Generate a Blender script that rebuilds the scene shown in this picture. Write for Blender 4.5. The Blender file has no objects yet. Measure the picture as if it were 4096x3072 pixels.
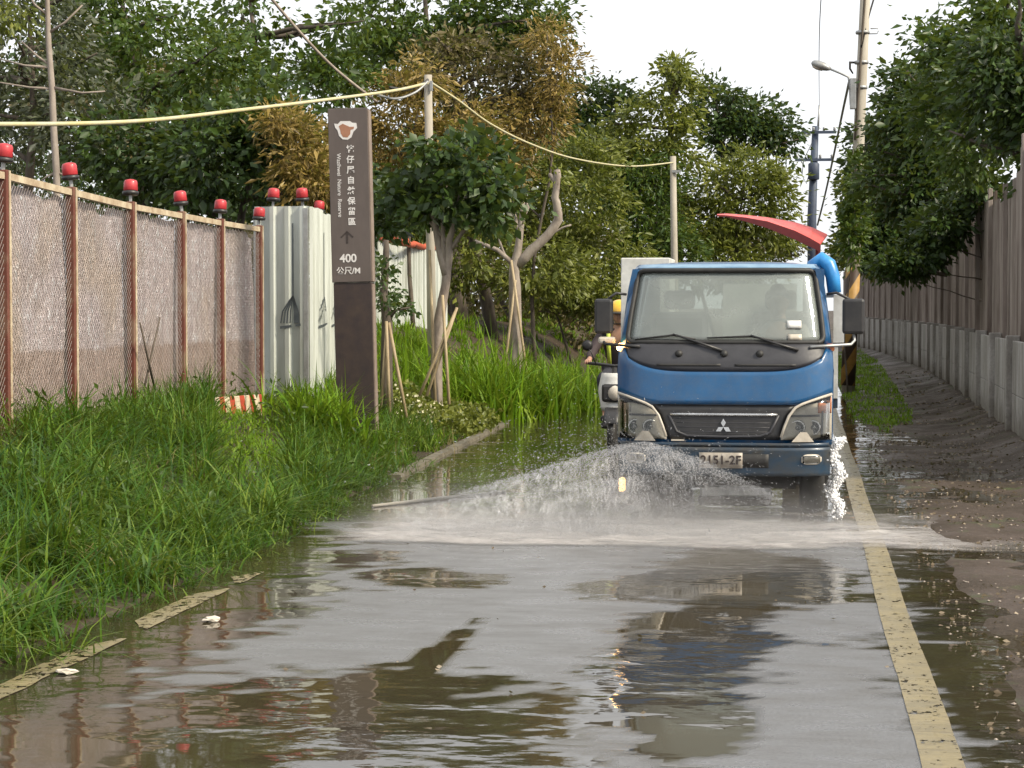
import bpy, bmesh, math, random
import numpy as np
from mathutils import Vector, Matrix, noise

random.seed(7)
RNG = np.random.default_rng(11)
R = math.radians
sc = bpy.context.scene
col = sc.collection

# ------------------------------------------------------------------ camera, sky, sun, exposure
FPX, CX, CY, EYE = 8000.0, 2048.0, 1536.0, 1.65
YAW = math.atan((3200 - CX) / FPX)
PITCH = math.atan((CY - 1230) / FPX * math.cos(YAW))
cam_d = bpy.data.cameras.new('camera')
cam = bpy.data.objects.new('camera', cam_d)
col.objects.link(cam)
cam_d.sensor_width = 36
cam_d.lens = 36 * FPX / 4096
cam_d.clip_start = 0.1
cam_d.clip_end = 3000
cam.location = (0, 0, EYE)
cam.rotation_euler = (math.pi / 2 - PITCH, 0, YAW)
sc.camera = cam
bpy.context.view_layer.update()
CAMM = cam.rotation_euler.to_matrix()

world = bpy.data.worlds.new('World')
sc.world = world
world.use_nodes = True
wn = world.node_tree
wn.nodes.clear()
SUN_EL, SUN_AZ = 40, 110            # azimuth measured from +Y towards +X
sky = wn.nodes.new('ShaderNodeTexSky')
sky.sky_type = 'NISHITA'
sky.sun_disc = False
sky.sun_elevation = R(SUN_EL)
sky.sun_rotation = R(SUN_AZ)
sky.air_density = 1.0
sky.dust_density = 5.0
sky.ozone_density = 1.0
hsv = wn.nodes.new('ShaderNodeHueSaturation')      # thin bright cloud: a nearly colourless sky
hsv.inputs['Saturation'].default_value = 0.22
bg = wn.nodes.new('ShaderNodeBackground')
bg.inputs['Strength'].default_value = 0.15
wo = wn.nodes.new('ShaderNodeOutputWorld')
cloud = wn.nodes.new('ShaderNodeMix'); cloud.data_type = 'RGBA'
cloud.inputs[0].default_value = 0.8                 # even bright cloud cover over the sky
cloud.inputs[7].default_value = (4.9, 5.0, 5.15, 1)
wn.links.new(sky.outputs[0], hsv.inputs['Color'])
wn.links.new(hsv.outputs[0], cloud.inputs[6])
wn.links.new(cloud.outputs[2], bg.inputs['Color'])
wn.links.new(bg.outputs[0], wo.inputs['Surface'])

sun_d = bpy.data.lights.new('sun', 'SUN')
sun_d.energy = 3.2
sun_d.angle = R(9)
sun_d.color = (1.0, 0.89, 0.70)
sun = bpy.data.objects.new('sun', sun_d)
col.objects.link(sun)
sdir = Vector((math.sin(R(SUN_AZ)) * math.cos(R(SUN_EL)), math.cos(R(SUN_AZ)) * math.cos(R(SUN_EL)), math.sin(R(SUN_EL))))
sun.rotation_euler = sdir.to_track_quat('Z', 'Y').to_euler()
sun.location = (20, -10, 30)

sc.view_settings.view_transform = 'Standard'
sc.view_settings.look = 'None'
sc.view_settings.gamma = 1
sc.view_settings.use_curve_mapping = False
sc.view_settings.exposure = 0.78
sc.cycles.use_denoising = True
sc.cycles.max_bounces = 8
sc.cycles.transparent_max_bounces = 24
sc.cycles.caustics_reflective = False
sc.cycles.caustics_refractive = False
sc.cycles.sample_clamp_indirect = 6

# ------------------------------------------------------------------ helpers
def ray(px, py):
    return CAMM @ Vector(((px - CX) / FPX, -(py - CY) / FPX, -1.0))
def atY(px, py, Y):
    d = ray(px, py); return Vector((0, 0, EYE)) + d * (Y / d.y)
def atX(px, py, X):
    d = ray(px, py); return Vector((0, 0, EYE)) + d * (X / d.x)
def atZ(px, py, Z=0.0):
    d = ray(px, py); return Vector((0, 0, EYE)) + d * ((Z - EYE) / d.z)
def ppm(Y, X=0.0):
    return FPX / (Y * math.cos(YAW) - X * math.sin(YAW))

def smooth(t):
    t = max(0.0, min(1.0, t)); return t * t * (3 - 2 * t)
def interp(x, pts):
    if x <= pts[0][0]: return pts[0][1]
    for (a, b), (c, d) in zip(pts, pts[1:]):
        if x <= c: return b + (d - b) * (x - a) / (c - a)
    return pts[-1][1]

def tag(o, label=None, cat=None, group=None, kind=None):
    if label: o['label'] = label
    if cat: o['category'] = cat
    if group: o['group'] = group
    if kind: o['kind'] = kind
    return o
def thing(name, label, cat, loc=(0, 0, 0), rz=0.0, group=None):
    o = bpy.data.objects.new(name, None)
    col.objects.link(o)
    o.location = loc
    o.rotation_euler = (0, 0, rz)
    o.empty_display_size = 0.2
    return tag(o, label, cat, group)
def link(name, me, mat, parent=None):
    o = bpy.data.objects.new(name, me)
    col.objects.link(o)
    if mat is not None and len(me.materials) == 0: me.materials.append(mat)
    if parent is not None: o.parent = parent
    return o
def copy_tree(o, parent=None):
    c = o.copy(); col.objects.link(c)
    c.parent = parent
    for ch in list(o.children): copy_tree(ch, c)
    return c

class MB:
    """collects simple shapes; build() links them as one mesh object"""
    def __init__(s): s.v = []; s.f = []; s.sm = []
    def add(s, vs, fs, smooth_=False):
        o = len(s.v); s.v += [tuple(v) for v in vs]
        s.f += [tuple(i + o for i in f) for f in fs]; s.sm += [smooth_] * len(fs)
        return s
    def box(s, x0, x1, y0, y1, z0, z1, M=None, b=0.0):
        if b > 0:
            return s.bbox(x0, x1, y0, y1, z0, z1, b, M)
        vs = [Vector((x, y, z)) for z in (z0, z1) for x, y in ((x0, y0), (x1, y0), (x1, y1), (x0, y1))]
        if M is not None: vs = [M @ v for v in vs]
        return s.add(vs, [(3, 2, 1, 0), (4, 5, 6, 7), (0, 1, 5, 4), (1, 2, 6, 5), (2, 3, 7, 6), (3, 0, 4, 7)])
    def bbox(s, x0, x1, y0, y1, z0, z1, b, M=None):
        bm = bmesh.new()
        r = bmesh.ops.create_cube(bm, size=1)
        for v in bm.verts:
            v.co = Vector(((x0 + x1) / 2 + v.co.x * (x1 - x0), (y0 + y1) / 2 + v.co.y * (y1 - y0), (z0 + z1) / 2 + v.co.z * (z1 - z0)))
        bmesh.ops.bevel(bm, geom=bm.edges[:], offset=b, segments=2, affect='EDGES', profile=0.5)
        return s.bm(bm, M)
    def bm(s, bm, M=None, smooth_=False):
        bm.verts.index_update()
        vs = [v.co.copy() for v in bm.verts]
        if M is not None: vs = [M @ v for v in vs]
        fs = [tuple(v.index for v in f.verts) for f in bm.faces]
        bm.free()
        return s.add(vs, fs, smooth_)
    def tube(s, pts, r, n=8, caps=True, smooth_=True):
        pts = [Vector(p) for p in pts]
        rs = r if isinstance(r, (list, tuple)) else [r] * len(pts)
        vs = []; N = len(pts); prev = None
        for i, p in enumerate(pts):
            t = (pts[min(i + 1, N - 1)] - pts[max(i - 1, 0)])
            if t.length < 1e-9: t = Vector((0, 0, 1))
            t.normalize()
            if prev is None:
                a = Vector((0, 0, 1)) if abs(t.z) < 0.9 else Vector((1, 0, 0))
                u = t.cross(a).normalized()
            else:
                u = (prev - t * prev.dot(t))
                u = u.normalized() if u.length > 1e-6 else t.orthogonal().normalized()
            prev = u; w = t.cross(u)
            for k in range(n):
                a = 2 * math.pi * k / n
                vs.append(p + (u * math.cos(a) + w * math.sin(a)) * rs[i])
        fs = []
        for i in range(N - 1):
            for k in range(n):
                fs.append((i * n + k, i * n + (k + 1) % n, (i + 1) * n + (k + 1) % n, (i + 1) * n + k))
        if caps:
            fs.append(tuple(range(n - 1, -1, -1))); fs.append(tuple((N - 1) * n + k for k in range(n)))
        return s.add(vs, fs, smooth_)
    def lathe(s, prof, n=20, M=None, smooth_=True):
        """prof: (radius, z) pairs round the z axis"""
        vs = []
        for r_, z in prof:
            for k in range(n):
                a = 2 * math.pi * k / n
                vs.append(Vector((r_ * math.cos(a), r_ * math.sin(a), z)))
        fs = []
        for i in range(len(prof) - 1):
            for k in range(n):
                fs.append((i * n + k, i * n + (k + 1) % n, (i + 1) * n + (k + 1) % n, (i + 1) * n + k))
        fs.append(tuple(range(n - 1, -1, -1))); fs.append(tuple((len(prof) - 1) * n + k for k in range(n)))
        if M is not None: vs = [M @ v for v in vs]
        return s.add(vs, fs, smooth_)
    def prism(s, poly, d0, d1, fn):
        """poly (a,b) list extruded from d0 to d1; fn(a,b,d) -> point"""
        n = len(poly)
        vs = [fn(a, b, d0) for a, b in poly] + [fn(a, b, d1) for a, b in poly]
        fs = [tuple(range(n)), tuple(range(2 * n - 1, n - 1, -1))] + [(i, i + n, (i + 1) % n + n, (i + 1) % n) for i in range(n)]
        return s.add(vs, fs)
    def grid(s, fn, nu, nv, thick=None, smooth_=True):
        """fn(u,v,side) -> point; a closed slab when thick is given (side 0 front, 1 back)"""
        vs = []; sides = (0, 1) if thick else (0,)
        for sd in sides:
            for j in range(nv + 1):
                for i in range(nu + 1): vs.append(fn(i / nu, j / nv, sd))
        W = nu + 1; H = W * (nv + 1); fs = []
        for j in range(nv):
            for i in range(nu):
                a = j * W + i
                fs.append((a, a + 1, a + W + 1, a + W))
                if thick: fs.append((H + a + W, H + a + W + 1, H + a + 1, H + a))
        nf = len(fs)
        s.add(vs, fs, smooth_)
        if thick:
            o = len(s.v) - len(vs)
            rim = [i for i in range(W)] + [j * W + nu for j in range(1, nv + 1)] + [nv * W + i for i in range(nu - 1, -1, -1)] + [j * W for j in range(nv - 1, 0, -1)]
            for a, b in zip(rim, rim[1:] + rim[:1]):
                s.f.append((o + b, o + a, o + H + a, o + H + b)); s.sm.append(False)
        return s
    def mesh(s, name):
        me = bpy.data.meshes.new(name)
        me.from_pydata(s.v, [], s.f)
        me.polygons.foreach_set('use_smooth', s.sm)
        me.update()
        return me
    def build(s, name, mat, parent=None, fix=True):
        me = s.mesh(name)
        if fix:
            b = bmesh.new(); b.from_mesh(me)
            bmesh.ops.recalc_face_normals(b, faces=b.faces[:])
            b.to_mesh(me); b.free()
        return link(name, me, mat, parent)

# ------------------------------------------------------------------ materials
MATS = {}
class NT:
    def __init__(s, name):
        s.m = bpy.data.materials.new(name); s.m.use_nodes = True
        s.t = s.m.node_tree; s.n = s.t.nodes
        s.b = s.n['Principled BSDF']; s.out = s.n['Material Output']
        MATS[name] = s.m
    def add(s, typ, **kw):
        n = s.n.new(typ)
        for k, v in kw.items(): setattr(n, k, v)
        return n
    def l(s, a, b): s.t.links.new(a, b)
    def coord(s, kind='Object', scale=(1, 1, 1), rot=(0, 0, 0)):
        tc = s.add('ShaderNodeTexCoord'); mp = s.add('ShaderNodeMapping')
        mp.inputs['Scale'].default_value = scale; mp.inputs['Rotation'].default_value = rot
        s.l(tc.outputs[kind], mp.inputs[0]); return mp.outputs[0]
    def noise(s, vec, scale, detail=4, rough=0.55, out=0, dist=0.0):
        n = s.add('ShaderNodeTexNoise'); n.inputs['Scale'].default_value = scale
        n.inputs['Detail'].default_value = detail; n.inputs['Roughness'].default_value = rough
        n.inputs['Distortion'].default_value = dist
        s.l(vec, n.inputs['Vector']); return n.outputs[out]
    def ramp(s, fac, stops, interp_='LINEAR'):
        r = s.add('ShaderNodeValToRGB'); cr = r.color_ramp; cr.interpolation = interp_
        while len(cr.elements) < len(stops): cr.elements.new(0.5)
        for e, (p, c) in zip(cr.elements, stops):
            e.position = p; e.color = (c if len(c) == 4 else (*c, 1)) if isinstance(c, (tuple, list)) else (c, c, c, 1)
        s.l(fac, r.inputs[0]); return r.outputs[0]
    def mix(s, fac, a, b, mode='MIX'):
        m = s.add('ShaderNodeMix', data_type='RGBA', blend_type=mode)
        for sock, val in ((m.inputs[0], fac), (m.inputs[6], a), (m.inputs[7], b)):
            if hasattr(val, 'is_linked') or isinstance(val, bpy.types.NodeSocket): s.l(val, sock)
            elif isinstance(val, (tuple, list)): sock.default_value = (*val, 1) if len(val) == 3 else val
            else: sock.default_value = val
        return m.outputs[2]
    def math(s, op, a, b=None, c=None):
        m = s.add('ShaderNodeMath', operation=op)
        for i, val in enumerate((a, b, c)):
            if val is None: continue
            if isinstance(val, bpy.types.NodeSocket): s.l(val, m.inputs[i])
            else: m.inputs[i].default_value = val
        return m.outputs[0]
    def bump(s, h, strength=0.3, dist=0.01, normal=None):
        b = s.add('ShaderNodeBump'); b.inputs['Strength'].default_value = strength
        b.inputs['Distance'].default_value = dist; s.l(h, b.inputs['Height'])
        if normal is not None: s.l(normal, b.inputs['Normal'])
        return b.outputs[0]
    def set(s, **kw):
        for k, v in kw.items():
            k = {'base': 'Base Color', 'rough': 'Roughness', 'metal': 'Metallic', 'ior': 'IOR', 'trans': 'Transmission Weight',
                 'alpha': 'Alpha', 'normal': 'Normal', 'coat': 'Coat Weight', 'coatr': 'Coat Roughness', 'emit': 'Emission Color', 'emits': 'Emission Strength', 'spec': 'Specular IOR Level'}[k]
            if isinstance(v, bpy.types.NodeSocket): s.l(v, s.b.inputs[k])
            elif isinstance(v, (tuple, list)) and len(v) == 3: s.b.inputs[k].default_value = (*v, 1)
            else: s.b.inputs[k].default_value = v
        return s

def weathered(name, c, c2=None, rough=0.5, scale=6, metal=0.0, bump=0.15, coat=0.0, stretch=(1, 1, 1), lo=0.35, hi=0.7):
    m = NT(name); v = m.coord('Object', stretch)
    c2 = c2 or tuple(x * 0.6 for x in c)
    n1 = m.noise(v, scale, 6, 0.62); n2 = m.noise(v, scale * 7, 4)
    cc = m.mix(m.ramp(n1, [(lo, 0), (hi, 1)]), c, c2)
    cc = m.mix(0.25, cc, m.ramp(n2, [(0.3, 0.45), (0.7, 1.0)]), 'MULTIPLY')
    m.set(base=cc, rough=m.math('ADD', m.math('MULTIPLY', n2, 0.25), rough - 0.12), metal=metal, coat=coat)
    if bump: m.set(normal=m.bump(n2, bump, 0.004))
    return m.m
def leafmat(name, cols, trans=0.3, rough=0.45, spec=0.4):
    """leaf-to-leaf colour change by island, plus translucency"""
    m = NT(name)
    g = m.add('ShaderNodeNewGeometry')
    v = m.coord('Object')
    stops = [(i / (len(cols) - 1), c) for i, c in enumerate(cols)]
    rnd = m.math('ADD', m.math('MULTIPLY', g.outputs['Random Per Island'], 0.62), m.math('MULTIPLY', m.noise(v, 0.9, 3), 0.42))
    c = m.ramp(rnd, [(0.08 + 0.84 * p, q) for p, q in stops])
    m.set(base=c, rough=rough, spec=spec)
    tr = m.add('ShaderNodeBsdfTranslucent'); m.l(m.mix(0.5, c, (0.25, 0.3, 0.04), 'MIX'), tr.inputs[0])
    mx = m.add('ShaderNodeMixShader'); mx.inputs[0].default_value = trans
    m.l(m.b.outputs[0], mx.inputs[1]); m.l(tr.outputs[0], mx.inputs[2]); m.l(mx.outputs[0], m.out.inputs[0])
    return m.m

m = NT('blue_cab_paint'); v = m.coord('Object')
sx = m.add('ShaderNodeSeparateXYZ'); m.l(v, sx.inputs[0])
n1 = m.noise(v, 4, 5); n2 = m.noise(v, 11, 7, 0.72, 0, 0.4); n3 = m.noise(v, 120, 3)
cc = m.mix(m.ramp(n1, [(0.3, 0), (0.7, 1)]), (0.001, 0.080, 0.215), (0.001, 0.058, 0.16))
low = m.ramp(sx.outputs[2], [(0.55, 0.75), (1.25, 0.22)])
dirt = m.math('MULTIPLY', m.ramp(n2, [(0.42, 0.0), (0.72, 1.0)]), low)
cc = m.mix(dirt, cc, (0.11, 0.095, 0.075))
cc = m.mix(m.math('MULTIPLY', m.ramp(n3, [(0.62, 0), (0.7, 1)]), 0.3), cc, (0.10, 0.14, 0.19))
m.set(base=cc, rough=m.math('ADD', m.math('MULTIPLY', dirt, 0.35), 0.28), coat=0.35, normal=m.bump(n3, 0.06, 0.004)); M_blue = m.m
M_blue_bright = weathered('bright_blue_plastic', (0.05, 0.32, 0.72), (0.03, 0.2, 0.5), 0.35, 5, 0, 0.05)
M_bluegrey = weathered('blue_bumper_paint', (0.007, 0.034, 0.07), (0.045, 0.042, 0.035), 0.4, 5, 0, 0.1, 0.2, (1, 1, 2))
M_roof_highlight = weathered('roof_highlight_blue', (0.2, 0.32, 0.43), (0.1, 0.2, 0.32), 0.4, 9)  # pale blue that carries the sky highlight of the cab roof edge
M_black = weathered('black_plastic', (0.018, 0.018, 0.02), (0.035, 0.033, 0.032), 0.45, 8)
M_cowl = weathered('grey_cowl_plastic', (0.04, 0.04, 0.046), (0.025, 0.025, 0.03), 0.5, 6)
M_rubber = weathered('rubber', (0.015, 0.015, 0.015), (0.03, 0.028, 0.025), 0.6, 14)
M_under = weathered('dirty_underbody', (0.02, 0.018, 0.017), (0.045, 0.038, 0.03), 0.6, 6)
M_chrome = weathered('dull_chrome', (0.62, 0.62, 0.62), (0.4, 0.4, 0.4), 0.25, 9, 0.9, 0.05)
M_white = weathered('white_paint', (0.72, 0.72, 0.69), (0.5, 0.49, 0.45), 0.45, 4)
M_lampback = weathered('lamp_reflector', (0.58, 0.53, 0.45), (0.4, 0.36, 0.3), 0.35, 10, 0.0, 0.1)
M_lamptrim = weathered('lamp_trim', (0.55, 0.5, 0.42), (0.38, 0.34, 0.28), 0.4, 7)
M_amber = weathered('amber_lens', (0.65, 0.2, 0.06), (0.5, 0.15, 0.05), 0.2, 12, 0, 0.05, 0.5)
M_seat = weathered('grey_seat_cloth', (0.16, 0.16, 0.17), (0.1, 0.1, 0.1), 0.85, 12)
M_steel = weathered('galvanised_steel', (0.4, 0.41, 0.41), (0.28, 0.28, 0.27), 0.45, 6, 0.5)
m = NT('stained_concrete'); v = m.coord('Object')
sx = m.add('ShaderNodeSeparateXYZ'); m.l(v, sx.inputs[0])
n1 = m.noise(m.coord('Object', (1, 1, 0.25)), 3, 6, 0.65); n2 = m.noise(v, 30, 5, 0.6); n3 = m.noise(v, 5, 6, 0.7)
cc = m.mix(m.ramp(n1, [(0.38, 0), (0.66, 1)]), (0.42, 0.40, 0.37), (0.17, 0.15, 0.125))
moss = m.ramp(m.math('ADD', sx.outputs[2], m.math('MULTIPLY', n3, 0.9)), [(0.55, 1.0), (0.95, 0.0)])
cc = m.mix(m.math('MULTIPLY', moss, 0.85), cc, (0.09, 0.07, 0.045))
cc = m.mix(0.4, cc, m.ramp(n2, [(0.3, 0.4), (0.7, 1.0)]), 'MULTIPLY')
m.set(base=cc, rough=0.85, normal=m.bump(n2, 0.4, 0.006)); M_concrete = m.m
M_kerb = weathered('muddy_kerb', (0.16, 0.14, 0.10), (0.075, 0.065, 0.04), 0.7, 5)
M_bark = weathered('bark', (0.13, 0.105, 0.08), (0.05, 0.04, 0.03), 0.9, 9, 0, 0.8, 0, (1, 1, 0.3))
M_palebark = weathered('pale_bark', (0.36, 0.31, 0.26), (0.19, 0.15, 0.125), 0.85, 8, 0, 0.7, 0, (1, 1, 0.4))
M_stake = weathered('bamboo_stake', (0.45, 0.36, 0.22), (0.25, 0.18, 0.1), 0.6, 9, 0, 0.2, 0, (1, 1, 0.3))
M_cable_y = weathered('yellow_cable_sleeve', (0.5, 0.44, 0.2), (0.5, 0.47, 0.33), 0.5, 3)
M_cable_k = weathered('black_cable', (0.02, 0.02, 0.022), (0.03, 0.03, 0.03), 0.5, 8)
M_red = weathered('red_lamp_plastic', (0.52, 0.04, 0.05), (0.36, 0.035, 0.04), 0.42, 14, 0, 0.1, 0.1)
M_wire = weathered('dull_wire', (0.36, 0.32, 0.3), (0.2, 0.16, 0.14), 0.6, 12)
M_rail = weathered('cream_rail_paint', (0.56, 0.48, 0.34), (0.3, 0.2, 0.12), 0.5, 7, 0, 0.2)
M_postred = weathered('flaking_red_post_paint', (0.13, 0.038, 0.024), (0.2, 0.12, 0.08), 0.7, 5, 0, 0.3, 0, (1, 1, 0.5), 0.5, 0.62)
M_sign = weathered('brown_sign_paint', (0.11, 0.088, 0.079), (0.08, 0.062, 0.053), 0.5, 2.2, 0, 0.08, 0, (1, 1, 0.35))
M_signbase = weathered('dark_brown_base', (0.028, 0.018, 0.018), (0.05, 0.032, 0.024), 0.5, 6)
M_signside = weathered('sign_side_edge', (0.27, 0.21, 0.17), (0.2, 0.15, 0.12), 0.6, 4)
M_lettering = weathered('white_lettering', (0.7, 0.68, 0.66), (0.6, 0.57, 0.55), 0.6, 10, 0, 0)
M_emblem = weathered('emblem_brown', (0.36, 0.17, 0.1), (0.3, 0.14, 0.08), 0.6, 12, 0, 0)
M_arrow = weathered('dark_arrow', (0.045, 0.032, 0.028), None, 0.6, 12, 0, 0)
M_print = weathered('grey_print', (0.06, 0.075, 0.085), (0.11, 0.125, 0.13), 0.6, 14, 0, 0)
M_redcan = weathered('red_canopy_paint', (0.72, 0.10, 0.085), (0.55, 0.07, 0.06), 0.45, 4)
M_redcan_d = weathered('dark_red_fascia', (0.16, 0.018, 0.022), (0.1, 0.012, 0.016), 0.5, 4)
M_orange = weathered('orange_netting', (0.5, 0.1, 0.04), (0.35, 0.06, 0.03), 0.8, 12)
M_polew = weathered('pale_concrete_pole', (0.42, 0.385, 0.32), (0.28, 0.25, 0.2), 0.8, 3, 0, 0.3, 0, (1, 1, 0.3))
M_poledark = weathered('dark_blue_pole', (0.05, 0.07, 0.11), (0.03, 0.04, 0.07), 0.6, 4)
M_skin = weathered('skin', (0.42, 0.24, 0.16), (0.36, 0.19, 0.13), 0.5, 12, 0, 0.05)
M_jacket = weathered('dark_jacket', (0.045, 0.03, 0.032), (0.03, 0.02, 0.022), 0.8, 14)
M_trouser = weathered('dark_trousers', (0.03, 0.032, 0.045), (0.02, 0.02, 0.03), 0.85, 14)
M_shirt = weathered('pale_shirt', (0.48, 0.42, 0.4), (0.36, 0.32, 0.31), 0.8, 14)
M_hiviz = weathered('lime_reflective_band', (0.62, 0.72, 0.1), (0.5, 0.6, 0.08), 0.5, 14, 0, 0)
M_helmet = weathered('yellow_helmet', (0.8, 0.48, 0.03), (0.65, 0.36, 0.02), 0.3, 6, 0, 0, 0.4)
M_shoe = weathered('shoe', (0.03, 0.03, 0.03), None, 0.6, 14)
M_paper = weathered('pale_litter', (0.62, 0.56, 0.48), (0.42, 0.37, 0.3), 0.7, 14)
M_rustsheet = weathered('rusty_brown_sheet', (0.32, 0.27, 0.235), (0.14, 0.105, 0.085), 0.8, 3.0, 0, 0.25, 0, (1, 1, 0.16), 0.38, 0.62)
M_plate = weathered('plate_face', (0.38, 0.34, 0.29), (0.25, 0.22, 0.18), 0.5, 14, 0, 0)

m = NT('white_fence_sheet'); v = m.coord('Object', (1, 1, 0.15))
cc = m.mix(m.ramp(m.noise(v, 5, 6), [(0.35, 0), (0.75, 1)]), (0.55, 0.58, 0.54), (0.36, 0.38, 0.33))
m.set(base=cc, rough=0.45, normal=m.bump(m.noise(v, 30), 0.1, 0.004)); M_wfence = m.m

m = NT('lit_amber_lamp'); m.set(base=(0.9, 0.4, 0.1), emit=(1.0, 0.55, 0.18), emits=14.0); M_lit = m.m
m = NT('orange_gleam'); m.set(base=(0.9, 0.8, 0.5), emit=(1.0, 0.5, 0.14), emits=2.2); M_gleam = m.m  # glow for the added orange gleam low on the truck

# windscreen: grey-green glass with a wet, dusty film
m = NT('windscreen_glass'); v = m.coord('Object')
tr = m.add('ShaderNodeBsdfTransparent'); tr.inputs[0].default_value = (0.78, 0.84, 0.8, 1)
gl = m.add('ShaderNodeBsdfGlossy'); gl.inputs['Roughness'].default_value = 0.04
df = m.add('ShaderNodeBsdfDiffuse'); df.inputs[0].default_value = (0.33, 0.36, 0.335, 1)
nz = m.noise(v, 3.5, 6, 0.6, 0, 0.6)
f1 = m.ramp(nz, [(0.3, 0.34), (0.72, 0.52)])
mx = m.add('ShaderNodeMixShader'); m.l(f1, mx.inputs[0]); m.l(tr.outputs[0], mx.inputs[1]); m.l(df.outputs[0], mx.inputs[2])
fr = m.add('ShaderNodeFresnel'); fr.inputs[0].default_value = 1.7
mx2 = m.add('ShaderNodeMixShader'); m.l(fr.outputs[0], mx2.inputs[0]); m.l(mx.outputs[0], mx2.inputs[1]); m.l(gl.outputs[0], mx2.inputs[2])
m.l(mx2.outputs[0], m.out.inputs[0]); M_glass = m.m

m = NT('clear_lens')
tr = m.add('ShaderNodeBsdfTransparent'); tr.inputs[0].default_value = (0.92, 0.92, 0.9, 1)
gl = m.add('ShaderNodeBsdfGlossy'); gl.inputs['Roughness'].default_value = 0.05
fr = m.add('ShaderNodeFresnel'); fr.inputs[0].default_value = 1.5
mx = m.add('ShaderNodeMixShader'); m.l(fr.outputs[0], mx.inputs[0]); m.l(tr.outputs[0], mx.inputs[1]); m.l(gl.outputs[0], mx.inputs[2])
m.l(mx.outputs[0], m.out.inputs[0]); M_lens = m.m

m = NT('striped_red_white'); v = m.coord('Object', (1, 1, 1))
w = m.add('ShaderNodeTexWave', wave_type='BANDS', bands_direction='DIAGONAL'); w.inputs['Scale'].default_value = 3.4
m.l(m.coord('Object', (1.0, 0.3, 0.25)), w.inputs[0])
cc = m.ramp(w.outputs[1], [(0.47, (0.62, 0.53, 0.38)), (0.53, (0.42, 0.06, 0.03))])
m.set(base=m.mix(0.4, cc, m.ramp(m.noise(v, 12), [(0.3, 0.4), (0.7, 1.0)]), 'MULTIPLY'), rough=0.6); M_stripe = m.m

m = NT('yellow_black_sleeve')
w = m.add('ShaderNodeTexWave', wave_type='BANDS', bands_direction='Z'); w.inputs['Scale'].default_value = 0.42
m.l(m.coord('Object', (2.2, 1.0, 1.0), (0, R(0), 0)), w.inputs[0])
v = m.coord('Object')
ax = m.add('ShaderNodeSeparateXYZ'); m.l(v, ax.inputs[0])
ss = m.math('SINE', m.math('MULTIPLY', m.math('ADD', ax.outputs[2], m.math('MULTIPLY', ax.outputs[0], -1.6)), 9.5))
cc = m.ramp(m.math('ADD', m.math('MULTIPLY', ss, 0.5), 0.5), [(0.45, (0.42, 0.24, 0.06)), (0.55, (0.05, 0.03, 0.02))])
m.set(base=m.mix(0.5, cc, m.ramp(m.noise(v, 9), [(0.3, 0.4), (0.7, 1.0)]), 'MULTIPLY'), rough=0.6); M_sleeve = m.m

# crinkled silver-mauve film behind the chain link
m = NT('crinkled_film'); v = m.coord('Object', (1, 1, 0.35))
n1 = m.noise(v, 3.2, 6, 0.65, 0, 0.9); n2 = m.noise(m.coord('Object', (1, 1, 0.12)), 9, 6, 0.65, 0, 1.2); n3 = m.noise(m.coord('Object', (1, 1, 0.5)), 14, 5, 0.7, 0, 1.5)
sx = m.add('ShaderNodeSeparateXYZ'); m.l(m.coord('Object'), sx.inputs[0])
low = m.ramp(m.math('ADD', sx.outputs[2], m.math('MULTIPLY', n1, 0.12)), [(0.86, 1.0), (0.90, 0.0)])
cc = m.mix(m.ramp(n1, [(0.3, 0), (0.7, 1)]), (0.52, 0.45, 0.45), (0.33, 0.28, 0.295))
cc = m.mix(m.ramp(n3, [(0.54, 0), (0.62, 1)]), cc, (0.62, 0.63, 0.66))
cc = m.mix(m.ramp(m.noise(m.coord('Object'), 0.9, 3), [(0.5, 0), (0.68, 0.5)]), cc, (0.36, 0.27, 0.17))
cc = m.mix(m.math('MULTIPLY', low, 0.8), cc, (0.27, 0.19, 0.15))
m.set(base=cc, rough=m.ramp(n2, [(0.3, 0.22), (0.7, 0.55)]), metal=0.3, normal=m.bump(m.math('ADD', n1, m.math('ADD', n2, n3)), 0.9, 0.05)); M_film = m.m

# road, mud, paint, water
m = NT('wet_asphalt'); v = m.coord('Object')
n1 = m.noise(v, 0.8, 5); n2 = m.noise(v, 60, 3); n3 = m.noise(v, 6, 5)
cc = m.mix(m.ramp(n1, [(0.35, 0), (0.7, 1)]), (0.055, 0.046, 0.038), (0.085, 0.062, 0.042))
cc = m.mix(0.6, cc, m.ramp(n2, [(0.3, 0.35), (0.7, 1.0)]), 'MULTIPLY')
m.set(base=cc, rough=m.ramp(n3, [(0.3, 0.12), (0.7, 0.4)]), normal=m.bump(m.math('ADD', n2, n3), 0.35, 0.008)); M_road = m.m

m = NT('wet_mud'); v = m.coord('Object')
n1 = m.noise(v, 1.1, 6, 0.6); n2 = m.noise(v, 18, 6, 0.7); n3 = m.noise(v, 90, 3)
cc = m.mix(m.ramp(n1, [(0.35, 0), (0.68, 1)]), (0.072, 0.048, 0.031), (0.04, 0.03, 0.019))
cc = m.mix(m.ramp(n2, [(0.55, 0), (0.72, 1)]), cc, (0.12, 0.088, 0.062))
cc = m.mix(0.5, cc, m.ramp(n3, [(0.3, 0.4), (0.7, 1.0)]), 'MULTIPLY')
cc = m.mix(m.ramp(m.noise(v, 2.3, 6, 0.7), [(0.56, 0), (0.68, 0.8)]), cc, (0.055, 0.075, 0.02))
m.set(base=cc, spec=0.25, rough=m.ramp(n1, [(0.35, 0.45), (0.65, 0.9)]), normal=m.bump(m.math('ADD', n2, m.math('MULTIPLY', n3, 0.5)), 0.7, 0.02)); M_ground = m.m

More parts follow.
